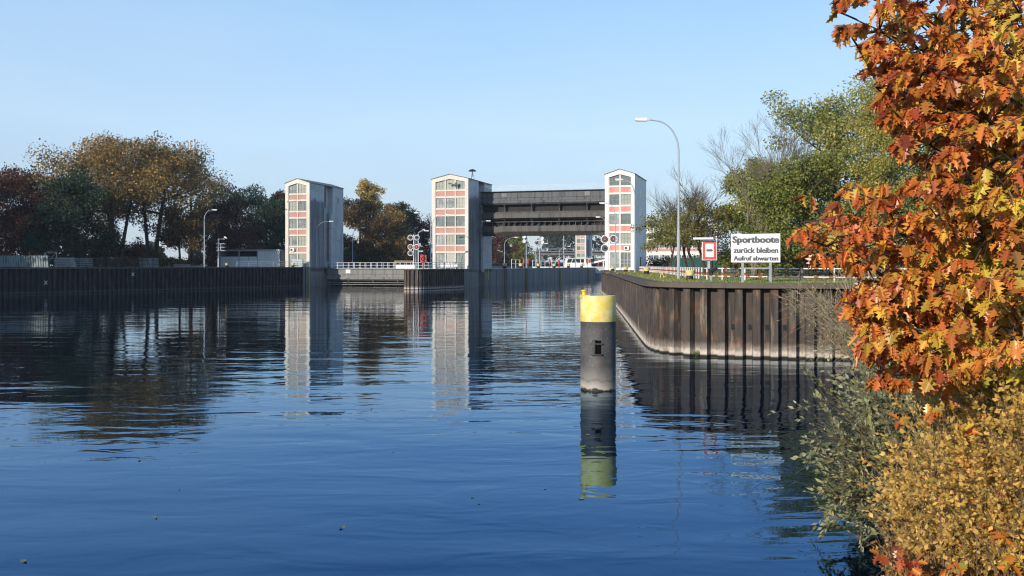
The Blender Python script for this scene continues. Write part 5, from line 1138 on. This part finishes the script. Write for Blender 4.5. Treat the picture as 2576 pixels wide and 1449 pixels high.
def oak():
    rg = np.random.default_rng(77); base = (8.2, 11.6); t = thing('red_oak', 'large red oak in orange and yellow autumn leaf filling the right edge', 'tree', (base[0], base[1], bank_z(*base)-.1)); org = np.array(t.location); wood = MB()
    T = bez(np.array([8.2, 11.6, org[2]]), np.array([8.0, 11.6, 5]), np.array([8.1, 11.4, 11]), 8); wood.tube((T-org).tolist(), np.linspace(.24, .1, 8).tolist(), 10)
    sil = [(2100, -160), (2105, 60), (2160, 100), (2185, 190), (2218, 255), (2250, 330), (2292, 430), (2235, 455), (2150, 420), (2062, 425), (2030, 500), (2004, 560), (2012, 610), (2050, 640), (2100, 655), (2150, 675), (2190, 690), (2110, 740), (2112, 790), (2150, 850), (2192, 890), (2212, 955), (2330, 962), (2420, 950), (2500, 930), (2640, 930), (2640, -160)]
    sil = np.array(sil, float)
    def inside(p):
        k = np.zeros(len(p), bool); n = len(sil); j = n-1
        for i in range(n):
            a, b = sil[i], sil[j]; cond = ((a[1] > p[:, 1]) != (b[1] > p[:, 1])) & (p[:, 0] < (b[0]-a[0])*(p[:, 1]-a[1])/(b[1]-a[1]+1e-9)+a[0]); k ^= cond; j = i
        return k
    tips = [(2110, 30, 10.4), (2160, 120, 10.2), (2200, 215, 10.6), (2240, 300, 10.2), (2070, 450, 10.8), (2015, 560, 10.4), (2030, 520, 11.2), (2080, 620, 10.2), (2150, 640, 11), (2120, 760, 10.3), (2150, 820, 10.8), (2200, 900, 10.2), (2230, 945, 10.6), (2320, 930, 9.8),
            (2300, 480, 9.8), (2350, 380, 9.4), (2400, 200, 9.4), (2360, 90, 9.8), (2450, 330, 9.0), (2480, 60, 9.4), (2420, 560, 9.4), (2500, 480, 9.2), (2380, 720, 9.6), (2470, 700, 9.2), (2520, 820, 9.3), (2300, 830, 10.0), (2560, 600, 9.2), (2550, 250, 9.2), (2300, 620, 10.3), (2250, 560, 10.8), (2400, 860, 9.4), (2300, 20, 10.6), (2450, 930, 9.3), (2550, 900, 9.2), (2480, 600, 9.6), (2440, 450, 9.6), (2560, 400, 9.0), (2260, 200, 10.4), (2330, 280, 10.0), (2560, 60, 9.2), (2220, 780, 10.4), (2280, 740, 10.1), (2560, 730, 9.1), (2200, -40, 10.3), (2300, -90, 9.9), (2400, -60, 9.6), (2500, -90, 9.3), (2570, -20, 9.1), (2590, 60, 9.3), (2330, 160, 9.9), (2480, 180, 9.4)]
    cl = []
    for k, (px, py, D) in enumerate(tips):
        e = np.array(at(px, D, zat(py, D))); f = np.clip((e[2]-.2-org[2])/(11-org[2]), .27, .95); p0 = T[int(f*7)]
        B = bez(p0, p0+(e-p0)*np.array([.5, .5, .35])+rg.normal(size=3)*.15, e, 10); wood.tube((B-org).tolist(), np.linspace(.034, .006, 10).tolist(), 6)
        for s_ in range(60):
            i = rg.integers(3, 10); q = B[i]; c = q+rg.normal(size=3)*np.array([.34, .55, .24])+np.array([0, 0, -.06]); pr = np.array([[CX+c[0]/c[1]*FPX, YH-(c[2]-H)/c[1]*FPX]])
            if not inside(pr)[0]: continue
            cl.append(c)
            if s_ % 3 == 0: wood.tube([(q-org).tolist(), ((q+c)/2-org+rg.normal(size=3)*.04).tolist(), (c-org).tolist()], [.012, .008, .004], 4)
    wood.build('trunk', M['bark'], t, True)
    VS = [oak_leaf_template(a_, b_)[0] for a_, b_ in ((1, 0), (.78, .25), (1.2, -.2), (.9, -.3), (1.05, .15))]; F = oak_leaf_template()[1]; nv = len(VS[0]); items = []
    for c in cl:
        n = rg.integers(5, 10)
        for j in range(n):
            a = rg.uniform(0, 6.28); out = np.array([math.cos(a)-.75, math.sin(a)-.85, 0]); out /= np.linalg.norm(out)+1e-6; d = out*rg.uniform(.3, .9)+np.array([0, 0, -rg.uniform(.4, 1.4)]); d /= np.linalg.norm(d)
            up = np.array([0, 0, 1.])+out*.8+rg.normal(size=3)*.5; s_ = np.cross(d, up); s_ /= np.linalg.norm(s_); nn = np.cross(s_, d)
            L = rg.uniform(.10, .215); V_ = VS[rg.integers(0, 5)]; tt, ww = V_[:, 0], V_[:, 1]*.92; curl = rg.uniform(-.35, .6); fold = rg.uniform(0, 1.05)
            pts = c+out*.03+d*L*.12+(d[None]*tt[:, None]+s_[None]*(ww*math.cos(fold))[:, None]+nn[None]*(np.abs(ww)*math.sin(fold)-curl*tt**2+.03*np.sin(tt*9+ww*7))[:, None])*L
            items.append(pts)
    P = np.concatenate(items)-org
    np_mesh('crown', P, nv, M['leaf_oak'], t, F).data.shade_smooth()
    print('oak leaves', len(items))
M['leaf_oak'] = L_('oak_leaves', [(.34, .06, .028), (.56, .135, .036), (.64, .19, .042), (.68, .26, .05), (.76, .44, .065), (.70, .58, .08)], .38, .34, .5, .9, .62,
    lambda t: t.math('MAXIMUM', t.math('MULTIPLY', t.math('SUBTRACT', t.sep(t.n('ShaderNodeNewGeometry').outputs['Position'])[0], 4.35), .32), -.03))
oak()
def sprig(label, px, py, D, n, spread, seed):
    rg = np.random.default_rng(seed); V_, F = oak_leaf_template(); nv = len(V_); o = np.array(at(px, D, zat(py, D))); t = thing('oak_sapling', label, 'shrub', (o[0]+.15, o[1]+.2, bank_z(o[0]+.15, o[1]+.2)), 0, 'young oaks in the thicket'); org = np.array(t.location); wood = MB(); items = []
    for k in range(n//6):
        c = o+rg.normal(size=3)*np.array(spread); B = bez(org, (org+c)/2+np.array([0, 0, .3]), c, 7); wood.tube((B-org).tolist(), np.linspace(.01, .004, 7).tolist(), 4)
        for j in range(6):
            d = rg.normal(size=3)+np.array([0, -.3, -.4]); d /= np.linalg.norm(d); up = np.array([-.4, -.5, 1.])+rg.normal(size=3)*.5; s_ = np.cross(d, up); s_ /= np.linalg.norm(s_); nn = np.cross(s_, d); L = rg.uniform(.10, .16); tt, ww = V_[:, 0], V_[:, 1]*.92; fold = rg.uniform(.1, .6)
            items.append(c+(d[None]*tt[:, None]+s_[None]*(ww*math.cos(fold))[:, None]+nn[None]*(np.abs(ww)*math.sin(fold)-.2*tt**2)[:, None])*L)
    wood.build('stems', M['twig'], t); np_mesh('foliage', np.concatenate(items)-org, nv, M['leaf_oak'], t, F).data.shade_smooth()
sprig('young oak with orange leaves at the bottom of the thicket', 2300, 1405, 9.7, 60, (.28, .25, .10), 301)
sprig('young oak with orange leaves inside the yellow thicket', 2530, 1340, 9.2, 36, (.2, .2, .12), 302)
sprig('young oak with yellow orange leaves at the top of the thicket', 2370, 1020, 10.2, 40, (.25, .25, .12), 303)
# small plants at the waterline and stakes in the grass
def tuft(label, x, y, z, n, h, seed):
    rg = np.random.default_rng(seed); b = rg.normal(size=(n, 3))*np.array([.12, .06, .02]); d = rnd_unit(rg, n)*.5+np.array([0, 0, 1.]); s_ = rnd_unit(rg, n)*.012
    o = np_mesh('weed_tuft', np.stack([b-s_, b+s_, b+d*h*(.5+rg.random((n, 1))*.7)], 1).reshape(-1, 3), 3, M['grass']); o.location = (x, y, z); tag(o, label, 'weed', 'weed tufts at the foot of the rusty wall')
tuft('green weed tuft at the waterline of the long receding wall side', 8.85, 71.0, .05, 60, .5, 1)
tuft('green weed tuft at the waterline under the small sign', 8.3, 41.2, .05, 70, .35, 2)
for px, py, D, lab in ((1665, 700, 56, 'pale forked stake in the grass left of the tall lamp'), (1582, 686, 100, 'pale stake in the grass near the far bollard')):
    t = thing('marker_stake', lab, 'stake', at(px, D, ZR), 0, 'stakes in the quay grass'); 
    for sg in (-1, 1): MB().beam((sg*.13, 0, -.05), (sg*.02, 0, .36), .04).build('leg', M['cream_yellow'], t)
# floating leaves
for k, (px, D) in enumerate(((1463, 16.0), (640, 40), (1480, 22), (860, 14.2), (350, 19.2), (1180, 30), (935, 26), (60, 12.6))):
    lab = ['yellow leaf floating in front of the mooring pile', 'pale leaf floating left of the left tower reflection', 'leaf floating just before the mooring pile foot', 'white fleck of leaf floating in the lower middle', 'pale leaf floating below the dark tree reflection', 'leaf floating beside the middle tower reflection', 'leaf floating between the two tower reflections', 'leaf floating in the lower left corner'][k]
    rg = np.random.default_rng(k); pts = [(.05*math.cos(q_)*(1+.3*math.sin(3*q_)), .035*math.sin(q_), .004+.012*math.cos(2*q_)+.012) for q_ in np.linspace(0, 6.283, 11)[:-1]]
    m = MB(); m.add(pts, [tuple(range(10))]); o = m.build('floating_leaf', M['leaf_thorn' if k == 0 else 'leaf_catkin']); o.location = at(px, D, .004); o.rotation_euler = (0, 0, k*1.3); tag(o, lab, 'leaf', 'leaves floating on the water')
rg = np.random.default_rng(44); src = o.data
for k in range(14):
    D = 13+34*rg.random()**1.4; px = rg.uniform(40, 1900 if D > 26 else 1400); f_ = bpy.data.objects.new('floating_leaf', src); C.objects.link(f_); f_.location = at(px, D, .004); f_.rotation_euler = (0, 0, rg.uniform(0, 6)); f_.scale = [rg.uniform(.4, .8)]*3
    tag(f_, 'tiny fleck of leaf drifting on the open water', 'leaf', 'tiny leaf flecks on the open water')
# ------------------------------------------------------------------ haze
hz = NT('haze'); pv = hz.n('ShaderNodeVolumePrincipled'); pv.inputs['Color'].default_value = (.86, .92, 1, 1); pv.inputs['Density'].default_value = .00015; pv.inputs['Anisotropy'].default_value = .2
hz.l(pv.outputs[0], hz.out.inputs['Volume'])
hb = MB(); hb.box(-1520, -320, -2.6, 1520, 1420, 42); o = hb.build('haze', hz.m); tag(o, 'thin morning mist over the water and land', None, None, 'stuff')
